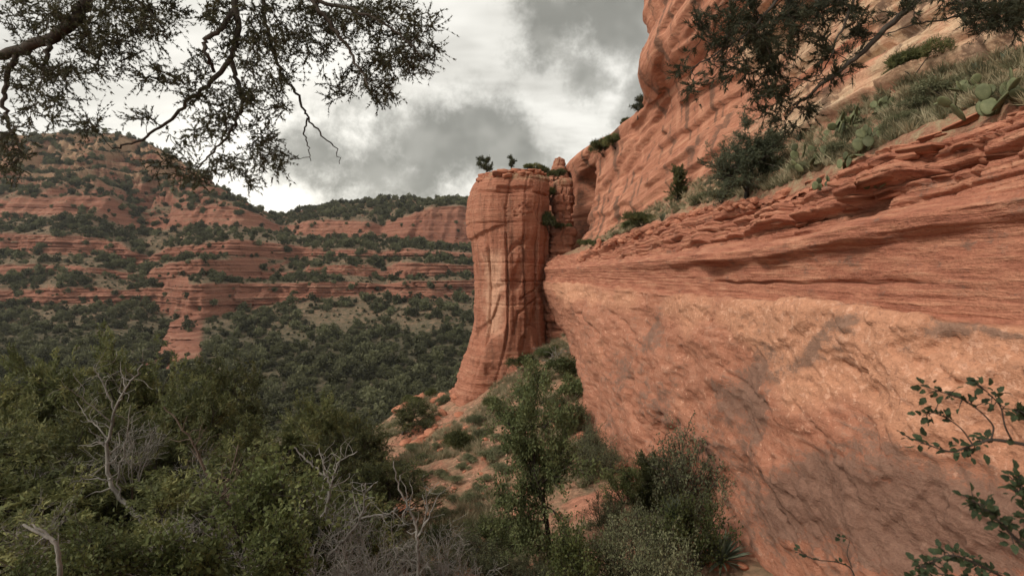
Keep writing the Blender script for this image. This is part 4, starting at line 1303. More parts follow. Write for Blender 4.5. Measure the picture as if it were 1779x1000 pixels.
def slab_mesh(seed):
    """a broken sandstone bed: angular plan, split edges, about one unit long"""
    rng = np.random.default_rng(seed)
    n = 7
    ang = np.linspace(0, 2 * np.pi, n, endpoint=False) + rng.normal(0, 0.16, n)
    r = 0.5 * (0.75 + 0.4 * rng.random(n))
    plan = np.stack([r * np.cos(ang), r * np.sin(ang)], 1)
    rows = [(-0.5, 0.86), (-0.44, 0.95), (0.02, 0.98), (0.06, 1.0), (0.46, 1.0), (0.5, 0.95)]
    V = []
    for z, k in rows:
        q = plan * (k + 0.03 * rng.normal(0, 1, (n, 1)))
        V.append(np.concatenate([q, np.full((n, 1), z) + 0.05 * rng.normal(0, 1, (n, 1))], 1))
    m = len(rows)
    V = np.concatenate(V + [np.array([[0, 0, 0.52], [0, 0, -0.5]])])
    F = [(i * n + j, i * n + (j + 1) % n, (i + 1) * n + (j + 1) % n, (i + 1) * n + j) for i in range(m - 1) for j in range(n)]
    T_ = [((m - 1) * n + j, (m - 1) * n + (j + 1) % n, m * n) for j in range(n)] + [((j + 1) % n, j, m * n + 1) for j in range(n)]
    return mesh_np('slab', V, [np.array(F), np.array(T_)])
SLABS = [slab_mesh(720 + i) for i in range(6)]

def slabs_on_cliff():
    """loose beds and blocks of the broken band: parts of the cliff"""
    rng = np.random.default_rng(81)
    nn = 0
    for k in range(400):
        px = 1300 + 479 * rng.random() ** 0.9
        t = rng.random()
        ed = np.interp(px, [1000, 1080, 1200, 1340, 1560, 1700, 1779], [445, 410, 365, 340, 250, 192, 195])
        lo = np.interp(px, [1000, 1210, 1330, 1450, 1600, 1779], [466, 440, 420, 372, 345, 315])
        py = ed + (lo - ed) * t
        h = hit(px, py, 'cliff', 4)
        if h is None: continue
        L = (28 + 60 * rng.random() ** 2) * h[1] / FPX * np.interp(px, [1000, 1779], [0.6, 1.5])
        o = obj('rock_slab', SLABS[k % 6], M['slab'], CLIFF, h + np.array((0.20, 0.03, 0.0)) * L,
                (math.radians(-8 + rng.normal(0, 5)), rng.normal(0, 0.08), math.radians(90 + 7 + rng.normal(0, 12))),
                (L, L * 0.6, L * (0.08 + 0.13 * rng.random())))
        nn += 1
        if nn >= 46: break
    # blocky stones along the rim of the band
    for k in range(70):
        px = 1010 + 370 * rng.random()
        ed = np.interp(px, [1000, 1080, 1200, 1340, 1400], [445, 410, 365, 340, 320])
        h = hit(px, ed + 12 * rng.random(), 'cliff', 4)
        if h is None: continue
        L = (8 + 14 * rng.random()) * h[1] / FPX
        obj('rim_block', STONES[k % 6], M['slab'], CLIFF, h, (rng.normal(0, .3), rng.normal(0, .3), rng.random() * 6.3), (L * 1.2, L, L))
slabs_on_cliff()

def tower_blocks():
    rng = np.random.default_rng(85)
    for k in range(34):
        px = 830 + 122 * rng.random()
        e = np.interp(px, [826, 836, 852, 872, 942, 956], [316, 305, 298, 294, 294, 304])
        h = hit(px, e + 10 * rng.random() ** 1.5, 'tower', 3)
        if h is None: continue
        L = (7 + 13 * rng.random()) * h[1] / FPX
        obj('cap_block', SLABS[k % 6], M['slab'] if k % 3 else M['pale_stone'], TOWER, h + np.array((0, 0.15, -0.05)), (rng.normal(0, .08), rng.normal(0, .08), rng.random() * 6.3), (L * 1.3, L, L * (0.25 + 0.25 * rng.random())))
tower_blocks()

def talus_stones():
    rng = np.random.default_rng(83)
    spots = [(700, 690), (722, 676), (745, 664), (760, 655), (775, 648), (790, 640), (735, 690), (690, 705), (712, 742), (728, 748), (745, 735), (760, 728), (735, 760), (748, 752), (705, 770), (780, 745),
             (690, 800), (672, 818), (690, 892), (697, 880), (800, 690), (770, 720), (765, 700), (756, 742), (725, 770), (770, 770), (800, 720)]
    for (px, py) in spots:
        h = hit(px, py, 'ground', 5)
        if h is None: continue
        L = (12 + 16 * rng.random()) * h[1] / FPX
        o = obj('boulder', STONES[rng.integers(6)], M['boulder'], None, h + np.array((0, 0, 0.05 * L)), (rng.normal(0, .3), rng.normal(0, .3), rng.random() * 6.3), (L * 1.3, L, L))
        tag(o, 'angular red boulder half buried in the talus left of the tower foot', 'boulder', 'boulders on the crest of the talus')
    for k in range(90):
        px, py = 700 + 290 * rng.random(), 690 + 210 * rng.random()
        if py < np.interp(px, [700, 780, 850, 1000], [700, 715, 690, 640]): continue
        h = hit(px, py, 'ground', 5)
        if h is None or h[0] > 5.5: continue
        L = (7 + 10 * rng.random() ** 2) * h[1] / FPX
        o = obj('stone', STONES[rng.integers(6)], M['boulder'], None, h, (rng.normal(0, .3), rng.normal(0, .3), rng.random() * 6.3), (L * 1.2, L, L))
        tag(o, 'small red stone lying among dry grass on the open talus slope', 'stone', 'stones scattered on the talus slope')
    # fine rubble nobody could count
    n = 2200
    px, py = 660 + 420 * rng.random(n), 640 + 330 * rng.random(n)
    V, F, b = [], [], 0
    base = np.array([v.co[:] for v in stone_mesh(760, 0.6, 1).vertices]); 
    fm = stone_mesh(760, 0.6, 1); ff = np.array([p.vertices[:] for p in fm.polygons])
    gx, gy = rng.uniform(-16, 6, n), 24 + 44 * rng.random(n)
    gz = near_z(gx, gy)
    for k in range(n):
        if perlin(gx[k] / 4, gy[k] / 4, 0.5, 88) < -0.05: continue
        L = 0.12 + 0.25 * rng.random() ** 3
        a = rng.random() * 6.28
        c, s = math.cos(a), math.sin(a)
        v = base * L * np.array((1.3, 1, 1))
        V.append(np.stack([v[:, 0] * c - v[:, 1] * s + gx[k], v[:, 0] * s + v[:, 1] * c + gy[k], v[:, 2] + gz[k]], 1)); F.append(ff + b); b += len(base)
    me = mesh_np('rubble', np.concatenate(V), [np.concatenate(F)])
    o = obj('rubble', me, M['boulder'])
    tag(o, 'fine red rock rubble strewn over the talus slope', 'rubble', kind='stuff')
talus_stones()
o = obj('pale_boulder', STONES[2], M['pale_stone'], None, hit(1043, 425, 'cliff') + np.array((-0.1, -0.2, 0.25)), (0, 0, 1), (0.45, 0.45, 1.1))
tag(o, 'small upright white stone on the bench near the dark cleft', 'stone')

# ------------------------------------------------------------------ grass
def grass_stuff(name, label, spots, protos_seed, mat, L, w, n=40):
    """spots: (k,3) positions and heights -> one mesh of many tufts"""
    rng = np.random.default_rng(protos_seed)
    V, F, b = [], [], 0
    protos = [grass_mesh(protos_seed + i, n, 1.0, w / L) for i in range(4)]
    for k, p in enumerate(spots):
        v, f = protos[k % 4]
        a = rng.random() * 6.28
        c, s = math.cos(a), math.sin(a)
        h = L * (0.6 + 0.8 * rng.random())
        V.append(np.stack([(v[:, 0] * c - v[:, 1] * s) * h * 1.3 + p[0], (v[:, 0] * s + v[:, 1] * c) * h * 1.3 + p[1], v[:, 2] * h + p[2] - 0.02], 1))
        F.append(f + b); b += len(v)
    me = mesh_np(name, np.concatenate(V), [np.concatenate(F)])
    o = obj(name, me, mat)
    tag(o, label, 'grass', kind='stuff')

def all_grass():
    rng = np.random.default_rng(91)
    n = 5200
    gx, gy = rng.uniform(-15, 6.3, n), 20 + 46 * rng.random(n) ** 0.9
    keep = (perlin(gx / 5, gy / 5, 2.5, 92) + 0.25 * perlin(gx, gy, 1.0, 93)) > -0.12
    gx, gy = gx[keep], gy[keep]
    gz = near_z(gx, gy)
    pts = np.stack([gx, gy, gz], 1)
    half = rng.random(len(pts)) < 0.6
    grass_stuff('dry_grass', 'pale dry grass tufts covering the open talus slope', pts[half], 94, M['drygrass'], 0.42, 0.035, 36)
    grass_stuff('green_grass', 'grey-green grass and weeds growing over the talus slope', pts[~half], 98, M['greengrass'], 0.40, 0.035, 36)
    # bench of the cliff: pick surface points between its edge and the cliff foot
    S = []
    for k in range(1300):
        px = 1035 + 760 * rng.random()
        ed = np.interp(px, [1000, 1080, 1200, 1340, 1560, 1700, 1779], [440, 404, 358, 330, 240, 180, 180])
        ft = np.interp(px, [1010, 1080, 1200, 1350, 1540, 1779], [428, 388, 320, 255, 150, 85])
        t = rng.random() ** 1.3
        h = hit(px, ed + (ft - ed) * t, 'cliff', 4)
        if h is not None: S.append(h)
    S = np.array(S)
    half = np.random.default_rng(2).random(len(S)) < 0.5
    grass_stuff('bench_dry_grass', 'straw-coloured grass along the sloping bench above the red beds', S[half], 104, M['drygrass'], 0.26, 0.022, 44)
    grass_stuff('bench_green_grass', 'grey-green grass and low herbs along the sloping cliff bench', S[~half], 108, M['greengrass'], 0.24, 0.024, 44)
all_grass()
# ------------------------------------------------------------------ trees and shrubs below the cliff
def gpt(px, d):
    x = (px - CX) / FPX * d
    return np.array((x, d, float(near_z(x, d)[0])))

def junipers():
    # (px, row of the top, distance, label)
    L = [(238, 582, 23, 'dark juniper whose top rises highest left of the red spur'),
         (425, 620, 33, 'juniper with a pointed top just right of the red spur'),
         (345, 655, 19, 'juniper in front of the foot of the red spur'),
         (95, 702, 15.5, 'broad juniper behind the bleached snag, near the left edge'),
         (12, 706, 20, 'juniper at the far left edge under the overhanging branches'),
         (175, 712, 13, 'juniper directly behind the tall bleached snag'),
         (525, 690, 36, 'distant juniper in the middle of the wooded slope'),
         (468, 735, 22, 'yellow-green juniper in the middle of the near slope'),
         (600, 712, 41, 'juniper farther down the slope, left of the boulder crest'),
         (648, 735, 35, 'juniper beside the bouldery edge of the talus'),
         (565, 758, 24, 'juniper behind the forked grey snag'),
         (385, 762, 13.5, 'juniper left of the bright-leaved bush'),
         (45, 780, 11, 'dark juniper low in the left corner'),
         (285, 790, 11.5, 'dark juniper at the foot of the tall bleached snag'),
         (664, 800, 26, 'small juniper left of the pale forked snag'),
         (505, 826, 14.5, 'low juniper among grey dead branches'),
         (150, 790, 18, 'juniper filling the gap behind the bleached snag'),
         (300, 700, 28, 'juniper below the red spur, deeper in the trees'),
         (700, 700, 52, 'round juniper at the edge of the talus crest'),
         (-60, 735, 13, 'juniper cut by the left edge of the view'),
         (590, 850, 17, 'juniper behind the pale forked branches, low centre left')]
    rng = np.random.default_rng(111)
    for k, (px, top, d, lab) in enumerate(L):
        g = gpt(px, d)
        zt = (HZ - top) / FPX * d
        h = max(zt - g[2], 1.5)
        w = np.clip(5.2 / h, 0.75, 1.6)
        place_tree('juniper_tree', JUN[k % 3], g, 6.0, h, rng.random() * 6.28, (M['bark'], M['juniper']), lab, 'tree', 'junipers on the near slope', w)
    # dense understorey around them
    n = 0
    for k in range(400):
        d = (13 if k % 3 else 9) + 33 * rng.random()
        px = -80 + 800 * rng.random()
        if px > np.interp(d, [9, 20, 45], [520, 640, 690]): continue
        g = gpt(px, d)
        s = 1.0 + 1.3 * rng.random()
        if CX + (g[0] + s) / d * FPX > 720: continue
        if k % 3 == 0:
            place_shrub('evergreen_shrub', SH_N[k % 2], g, s, rng.random() * 6.28, (M['bark'], M['juniper']), 'dark evergreen shrub crowded under the junipers on the left slope', 'understorey shrubs under the junipers', 1.1)
        else:
            place_shrub('evergreen_shrub', SH_GF[k % 3], g, s, rng.random() * 6.28, (M['bark'], M['oak']), 'leafy dark shrub crowded under the junipers on the left slope', 'leafy shrubs under the junipers', 1.0)
        n += 1
        if n > 74: break
junipers()

def middle_plants():
    rng = np.random.default_rng(121)
    g = gpt(955, 20.5)
    h = (HZ - 626) / FPX * 20.5 - g[2]
    place_tree('oak_tree', OAK[0], g, 9.0, h, 1.2, (M['bark'], M['oak']), 'tall slender leafy tree standing on the talus in front of the tower', 'tree', None, 0.70)
    g = gpt(1122, 23)
    h = (HZ - 785) / FPX * 23 - g[2]
    place_tree('young_juniper', CON[0], g, 4.0, h, 0.4, (M['bark'], M['juniper']), 'dense dark green conical young juniper at the foot of the smooth wall', 'tree', None, 0.85)
    def sh(px, py, size, proto, mat, label, group=None, sz=1.0, lift=0.0, name='shrub', bark='bark', surf='ground'):
        h = hit(px, py, surf, 6)
        if h is None: return
        s = size * h[1] / FPX
        place_shrub(name, proto, h, s, rng.random() * 6.28, (M[bark], M[mat]), label, group, sz)
    # around the tower foot
    sh(915, 640, 22, SH_N[0], 'juniper', 'dark green bush against the right side of the tower foot')
    sh(948, 622, 18, SH_G[0], 'oak', 'bush in the dark recess between tower and wall')
    sh(985, 655, 25, SH_G[1], 'oak', 'large green bush tucked under the near edge of the smooth wall', None, 1.2)
    sh(940, 668, 19, SH_G[2], 'sage', 'grey-green bush below the recess beside the wall')
    sh(905, 688, 17, SH_N[1], 'juniper', 'dark shrub right of the tower foot, above the open slope')
    sh(858, 712, 20, SH_N[0], 'juniper', 'rounded dark shrub in front of the tower foot')
    sh(1000, 690, 25, SH_G[0], 'oak', 'leafy bush beside the wall, behind the tall slender tree', None, 1.2)
    sh(798, 780, 30, SH_N[1], 'juniper', 'dark rounded shrub alone on the open talus slope', None, 1.0)
    sh(835, 760, 16, SH_S[0], 'sage', 'small grey shrub right of the lone dark shrub')
    sh(770, 700, 14, SH_S[1], 'sage', 'small grey shrub left of the tower foot')
    sh(720, 705, 14, SH_N[0], 'juniper', 'small dark shrub among the crest boulders')
    sh(745, 690, 13, SH_N[1], 'juniper', 'small dark shrub at the foot of the tower, among stones')
    sh(708, 655 + 40, 12, SH_N[1], 'juniper', 'little dark shrub on the far edge of the crest')
    for k, (px, py) in enumerate([(880, 730), (905, 745), (820, 800), (845, 835), (790, 840), (870, 790), (760, 860), (812, 870), (840, 890), (735, 830), (700, 850), (880, 850), (930, 720), (955, 705), (740, 800), (780, 900), (720, 900), (760, 775), (740, 740), (715, 785), (825, 735), (800, 815), (865, 765), (895, 775), (850, 800), (905, 800), (770, 830), (835, 855), (790, 870), (700, 820), (730, 865), (875, 820), (760, 900), (815, 905)]):
        sh(px, py, 12 + 9 * rng.random(), SH_S[k % 3], 'sage', 'low grey-green shrub scattered on the open talus slope', 'low shrubs on the talus slope', 0.8)
    # thicket below the wall: (px, row of the top, distance, width in px)
    def th(px, top_, d, wpx, proto, mat, label):
        g = gpt(px, d)
        hh = max((HZ - top_) / FPX * d - g[2], 0.5)
        s = max(wpx * 0.62 * d / FPX, hh / 1.9)
        place_shrub('shrub', proto, g, s, rng.random() * 6.28, (M['bark'], M[mat]), label, None, hh / s / 1.25)
    th(1038, 765, 30, 74, SH_F[0], 'sage', 'grey-green bush at the wall foot above the bare red earth')
    th(1008, 735, 32, 60, SH_F[1], 'sage', 'silvery bush right of the tall slender tree')
    th(1088, 812, 25, 62, SH_GF[0], 'bright', 'yellowish-green bush left of the conical juniper')
    th(1180, 752, 22.5, 84, SH_F[0], 'oak', 'tall loose shrub leaning on the wall right of the conical juniper')
    th(1238, 812, 21, 96, SH_F[1], 'sage', 'large grey-leaved bush pressed against the lower wall')
    th(1200, 880, 18.5, 84, SH_GF[0], 'oak', 'green-leaved bush below the largest wall bush')
    th(1075, 905, 18, 110, SH_F[0], 'sage', 'wide grey-green thicket bush at the bottom, left of the spiky yucca')
    th(1150, 935, 16.5, 90, SH_F[0], 'greengrass', 'bottom-edge bush beside the spiky yucca')
    th(1005, 930, 17, 110, SH_GF[0], 'sage', 'bottom-edge bush right of the slender trunk')
    th(1130, 870, 20, 80, SH_F[1], 'sage', 'bush between the conical juniper and the bottom edge')
    th(1060, 860, 22, 44, SH_F[0], 'sage', 'small bush at the lip of the bare red earth')
    th(990, 690, 38, 56, SH_GF[1], 'oak', 'green bush close to the wall foot behind the slender tree')
    for k, (px, py, z) in enumerate([(860, 960, 60), (800, 985, 60), (760, 960, 50), (700, 985, 56), (650, 960, 50), (860, 1010, 70), (900, 940, 40), (780, 1030, 60), (640, 1020, 60), (930, 1030, 60), (600, 985, 50), (690, 930, 40), (560, 1020, 60), (830, 930, 36)]):
        sh(px, py, z * 0.8, SH_F[k % 3] if k % 2 else SH_GF[k % 3], 'greengrass' if k % 3 == 0 else 'sage', 'grey-green scrub bush in the bottom centre thicket', 'scrub thicket at the bottom centre', 0.9)
middle_plants()

def wall_foot_blocks():
    rng = np.random.default_rng(127)
    for k in range(26):
        d = 17 + 24 * rng.random()
        x, y = wall_xy(d, -0.9 - 0.9 * rng.random())
        L = 0.35 + 0.8 * rng.random() ** 2
        o = obj('fallen_block', STONES[k % 6], M['boulder'], None, (x, y, float(near_z(x, y)[0]) + 0.1 * L), (rng.normal(0, .3), rng.normal(0, .3), rng.random() * 6.3), (L * 1.2, L, L))
        tag(o, 'fallen red block lying at the foot of the smooth wall', 'boulder', 'fallen blocks along the wall foot')
wall_foot_blocks()

# ------------------------------------------------------------------ yuccas, cacti
def blade_mesh():
    t = np.linspace(0, 1, 5)
    w = np.array((0.5, 0.9, 1.0, 0.7, 0.02)) * 0.035
    zc = -0.06 * t ** 2
    L = np.stack([t, -w, zc + 0.012 * (w > 0.01)], 1); C = np.stack([t, 0 * t, zc - 0.006], 1); R_ = np.stack([t, w, zc + 0.012 * (w > 0.01)], 1)
    V = np.concatenate([L, C, R_])
    F = [(i, i + 1, i + 6, i + 5) for i in range(4)] + [(5 + i, 6 + i, 11 + i, 10 + i) for i in range(4)]
    me = mesh_np('blade', V, [np.array(F)])
    smooth_shade(me)
    return me
BLADE = blade_mesh()
BLADE.materials.append(M['yucca'])

def yucca(px, py, size, n, label, surf='ground', width=1.0, up=0.25, group=None, d=None):
    h = hit(px, py, surf, 6) if d is None else P(px, py, d)
    if h is None: return
    s = size * h[1] / FPX
    rng = np.random.default_rng(int(px * 7 + py))
    root = empty('yucca', h + np.array((0, 0, 0.02)), 0, s, label, 'yucca', group)
    for k in range(n):
        el = up + (1.45 - up) * rng.random() ** 1.2
        o = bpy.data.objects.new('blade', BLADE)
        o.rotation_euler = (rng.normal(0, .2), -el, rng.random() * 6.28)
        L = 0.8 + 0.35 * rng.random()
        o.scale = (L, L * width * 1.3, L)
        link(o, root)

yucca(1254, 975, 50, 70, 'spiky dark green yucca rosette at the bottom against the wall', 'ground', 1.2, 0.05, None, 18.5)
yucca(1168, 905, 42, 44, 'pale green yucca tuft below the conical juniper', 'ground', 0.9, 0.4, None, 19.0)
yucca(1388, 246, 20, 26, 'small upright yucca behind the cactus patch on the bench', 'cliff', 1.1, 0.7)
yucca(1752, 118, 26, 30, 'stiff upright agave above the large cactus at the right edge', 'cliff', 1.6, 0.8)
yucca(1700, 130, 22, 26, 'upright agave left of the one above the large cactus', 'cliff', 1.5, 0.8)
yucca(1150, 385, 16, 26, 'dark narrow yucca on the bench left of the pine', 'cliff', 1.0, 0.6)

def pad_mesh():
    """oval prickly-pear pad standing on its narrow end"""
    import bmesh
    bm = bmesh.new()
    bmesh.ops.create_uvsphere(bm, u_segments=12, v_segments=8, radius=0.5)
    for v in bm.verts:
        z = v.co.z + 0.5
        k = 0.78 + 0.42 * z - 0.18 * z * z
        v.co.x *= 0.82 * k
        v.co.y *= 0.15
        v.co.z = z
    me = bpy.data.meshes.new('pad')
    bm.to_mesh(me); bm.free()
    smooth_shade(me)
    me.materials.append(M['pad'])
    return me
PAD = pad_mesh()

def prickly_pear(px, py, pad_px, n, label, surf='cliff', spread=1.0):
    h = hit(px, py, surf, 5)
    if h is None: return
    rng = np.random.default_rng(int(px * 3 + py * 5))
    n = int(n * 1.6)
    pad_px = pad_px * 0.8
    s = pad_px * h[1] / FPX
    root = empty('prickly_pear', h - np.array((0, 0, 0.12 * s)), 0, s, label, 'cactus', None)
    pads = []
    for k in range(n):
        if k < max(3, n // 3):
            base = np.array((rng.normal(0, 0.7 * spread), rng.normal(0, 0.9 * spread), 0.0)); lv = 0
            rot = Matrix.Rotation(rng.random() * 6.28, 3, 'Z') @ Matrix.Rotation(rng.normal(0, 0.45), 3, 'X') @ Matrix.Rotation(rng.normal(0, 0.35), 3, 'Y')
            sc = 0.85 + 0.4 * rng.random()
        else:
            b, r, bs = pads[rng.integers(min(len(pads), max(3, n // 3) + 2))]
            e = Vector((rng.choice((-1, 1)) * 0.26 * rng.random(), 0, 0.86)) * bs
            base = np.array(b) + np.array(r @ e)
            rot = r @ Matrix.Rotation(rng.normal(0, 0.5), 3, 'Y') @ Matrix.Rotation(rng.normal(0, 0.4), 3, 'X') @ Matrix.Rotation(rng.normal(0, 0.8), 3, 'Z')
            sc = 0.65 + 0.35 * rng.random()
        pads.append((base, rot, sc))
        o = bpy.data.objects.new('pad', PAD)
        o.matrix_basis = Matrix.Translation(base) @ rot.to_4x4() @ Matrix.Diagonal((sc, sc, sc, 1))
        link(o, root)

prickly_pear(1740, 195, 42, 12, 'large prickly pear with wide pads at the right edge', spread=0.8)
prickly_pear(1700, 165, 34, 8, 'prickly pear left of the large right-edge cactus')
prickly_pear(1540, 195, 22, 10, 'pale prickly pear highest on the bench, left of the grey brush', spread=0.7)
prickly_pear(1500, 262, 24, 14, 'prickly pear hanging over the broken beds, right of the main cactus patch', spread=0.9)
prickly_pear(1455, 240, 24, 16, 'prickly pear in the middle of the cactus patch on the bench', spread=1.0)
prickly_pear(1425, 290, 22, 16, 'prickly pear at the left end of the cactus patch, over the ledge', spread=0.9)
prickly_pear(1480, 225, 22, 14, 'prickly pear at the back of the cactus patch', spread=1.0)
prickly_pear(1530, 240, 22, 10, 'prickly pear at the right end of the cactus patch', spread=0.8)
prickly_pear(1400, 275, 20, 9, 'prickly pear at the back left of the cactus patch, near the pine')
prickly_pear(1475, 290, 20, 10, 'prickly pear at the lower front of the cactus patch, over the beds')
prickly_pear(1522, 338, 18, 4, 'single small prickly pear rooted in the broken beds below the patch', spread=0.5)
prickly_pear(1420, 330, 17, 5, 'small prickly pear below the left end of the cactus patch', spread=0.6)

PINE_B = make_tree(503, JSPEC, 6.0, 0.22, LJ(0.24, 0.060, 11), 3, 0.30, (-0.15, 0.1, 1))
def bench_plants():
    rng = np.random.default_rng(131)
    h = hit(1296, 345, 'cliff', 5)
    place_tree('pinyon_pine', PINE_B, h, 6.0, 138 * h[1] / FPX, 0.6, (M['bark'], M['pinyon']), 'small gnarled pine on the edge of the bench above the red beds', 'tree', None, 1.05)
    h = hit(1245, 345, 'cliff', 5)
    place_tree('pinyon_pine', PIN[1], h, 3.2, 84 * h[1] / FPX, 2.6, (M['bark'], M['pinyon']), 'low bushy pine just left of the gnarled pine', 'tree', None, 1.2)
    h = hit(1178, 350, 'cliff', 5)
    place_tree('young_pine', CON[0], h, 4.0, 62 * h[1] / FPX, 0.6, (M['bark'], M['pinyon']), 'narrow upright evergreen left of the pines on the bench', 'tree', None, 0.9)
    def sh(px, py, size, proto, mat, label, group=None, sz=1.0):
        h = hit(px, py, 'cliff', 6)
        if h is None: return
        place_shrub('shrub', proto, h, size * h[1] / FPX, rng.random() * 6.28, (M['bark'], M[mat]), label, group, sz)
    sh(1112, 392, 24, SH_N[0], 'juniper', 'dark green shrub on the far bench near the white stone')
    sh(1090, 398, 18, SH_N[1], 'juniper', 'darker shrub left of its larger neighbour on the far bench')
    sh(1030, 430, 12, SH_N[0], 'juniper', 'small dark shrub at the mouth of the cleft')
    sh(1018, 425, 10, SH_G[0], 'oak', 'shrub inside the dark cleft behind the pillar')
    sh(1335, 300, 30, SH_N[1], 'juniper', 'dark bushy evergreen right of the gnarled pine')
    sh(1255, 352, 26, SH_S[0], 'sage', 'grey brush beneath the two pines')
    sh(1215, 356, 18, SH_S[1], 'sage', 'pale brush left of the pines on the bench edge')
    sh(1640, 170, 40, SH_S[2], 'sage', 'mound of grey brush between the cactus patch and the right-edge cactus', None, 0.9)
    sh(1600, 195, 30, SH_S[0], 'sage', 'grey brush right of the highest pale cactus', None, 0.8)
    sh(1570, 215, 26, SH_S[1], 'sage', 'grey brush at the edge above the broken beds', None, 0.7)
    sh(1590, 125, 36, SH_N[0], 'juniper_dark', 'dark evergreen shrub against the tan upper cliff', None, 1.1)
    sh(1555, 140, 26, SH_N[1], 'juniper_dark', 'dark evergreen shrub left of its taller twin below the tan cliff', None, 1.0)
    sh(1465, 270, 22, SH_S[2], 'greengrass', 'yellow-green brush among the cactus patch')
    sh(1390, 300, 20, SH_S[0], 'greengrass', 'yellow-green brush left of the cactus patch')
    # bushes and trees on the skyline of tower and cliff
    def top(px, py_base, d, hpx, proto, h0, label, w=1.0, dz=0.0):
        p = P(px, py_base, d)
        place_tree('rim_pine', proto, p, h0, hpx * d / FPX, rng.random() * 6, (M['bark'], M['juniper_dark']), label, 'tree', None, w)
    top(846, 306, 61, 38, RIM[0], 3.0, 'small dark pine on the left shoulder of the tower top', 1.0)
    top(888, 296, 62, 28, RIM[1], 3.0, 'smaller dark pine on the crown of the tower top', 1.0)
    def rimsh(px, py, d, size, label, mat='juniper_dark', k=0, sz=1.0):
        place_shrub('rim_shrub', SH_N[k], P(px, py, d), size * d / FPX, rng.random() * 6, (M['bark'], M[mat]), label, None, sz)
    rimsh(922, 296, 63, 11, 'low shrub on the tower top right of the pines')
    rimsh(945, 304, 64, 15, 'dark bush on the right shoulder of the tower top', k=1)
    rimsh(962, 312, 66, 17, 'dark bush between the tower and the rock knob', k=0)
    rimsh(953, 400, 60, 15, 'bush growing in the crack beside the tower, half way up', k=1, sz=1.8)
    rimsh(955, 345, 62, 12, 'bush high in the crack beside the tower', k=0, sz=1.5)
    rimsh(975, 398, 60.5, 10, 'shrub on the step of the blocky pillar', k=0)
    h = hit(1056, 262, 'cliff', 8)
    for (px, py, size, lab) in ((1050, 268, 20, 'dark bush on the skyline of the cliff, lowest of three'), (1068, 256, 17, 'dark bush on the cliff skyline beside the lowest one'), (1090, 220, 10, 'small bush below the skyline pine')):
        h = hit(px, py, 'cliff', 6)
        place_shrub('rim_shrub', SH_N[0], h, size * h[1] / FPX, 1.0, (M['bark'], M['juniper']), lab, None, 1.2, 'shrub')
    h = hit(1106, 203, 'cliff', 6)
    place_tree('rim_pine', RIM[0], h, 3.0, 44 * h[1] / FPX, 2.0, (M['bark'], M['juniper_dark']), 'pine standing on the stepped skyline of the cliff', 'tree', None, 0.9)
bench_plants()

# ------------------------------------------------------------------ dead snags
def poly_px(pts, d, rng=None, wob=0.0, sub=4):
    q = np.array([P(a, b, d + (c[0] if c else 0)) for a, b, *c in pts])
    t = np.linspace(0, len(q) - 1, (len(q) - 1) * sub + 1)
    out = np.stack([np.interp(t, np.arange(len(q)), q[:, k]) for k in range(3)], 1)
    out = smooth_v(out, 3, 0)
    if rng is not None and wob:
        out[1:-1] += rng.normal(0, wob, (len(out) - 2, 3))
    return out

def snag(name, label, d, stems, r0, mat, seed, twigs=14, tl=0.35, cat='dead tree'):
    rng = np.random.default_rng(seed)
    root_p = None
    polys, parts = [], []
    for k, (pts, ra, rb) in enumerate(stems):
        dd = d + (0 if k == 0 else rng.normal(0, 0.15))
        q = poly_px(pts, d, rng, 0.012 * d / 10)
        # drift in depth so that the stem is not flat
        q[:, 1] += np.linspace(0, rng.normal(0, 0.10) * d / 4 if k else 0, len(q))
        rr = np.linspace(ra, rb, len(q)) * d / FPX * 0.34
        if k == 0:
            g = float(near_z(q[0, 0], q[0, 1])[0])
            if q[0, 2] > g:
                q = np.concatenate([[(q[0, 0] + 0.1, q[0, 1] + 0.1, g - 0.2)], q]); rr = np.concatenate([[rr[0] * 1.3], rr])
            root_p = q[0].copy()
        polys.append((q, rr))
        tw = []
        for j in range(twigs if k == 0 else twigs // 2):
            i = rng.integers(len(q) // 3, len(q))
            dr = unit(rng.normal(0, 1, 3) + np.array((0, 0, 0.7)))
            n = 5
            p = [q[i]]
            for _ in range(n):
                dr = unit(dr + rng.normal(0, 0.35, 3))
                p.append(p[-1] + dr * tl * (0.5 + rng.random()) / n)
            tw.append((np.array(p), np.linspace(rr[i] * 0.55, 0.004 * d / 12, n + 1)))
        parts.append(tw)
    root = empty(name, root_p, 0, 1.0, label, cat)
    off = root_p
    for k, (q, rr) in enumerate(polys):
        obj('trunk' if k == 0 else 'branch', tube_mesh('trunk' if k == 0 else 'branch', [(q - off, rr)] + [(a - off, b) for a, b in parts[k]], 6), M[mat], root)

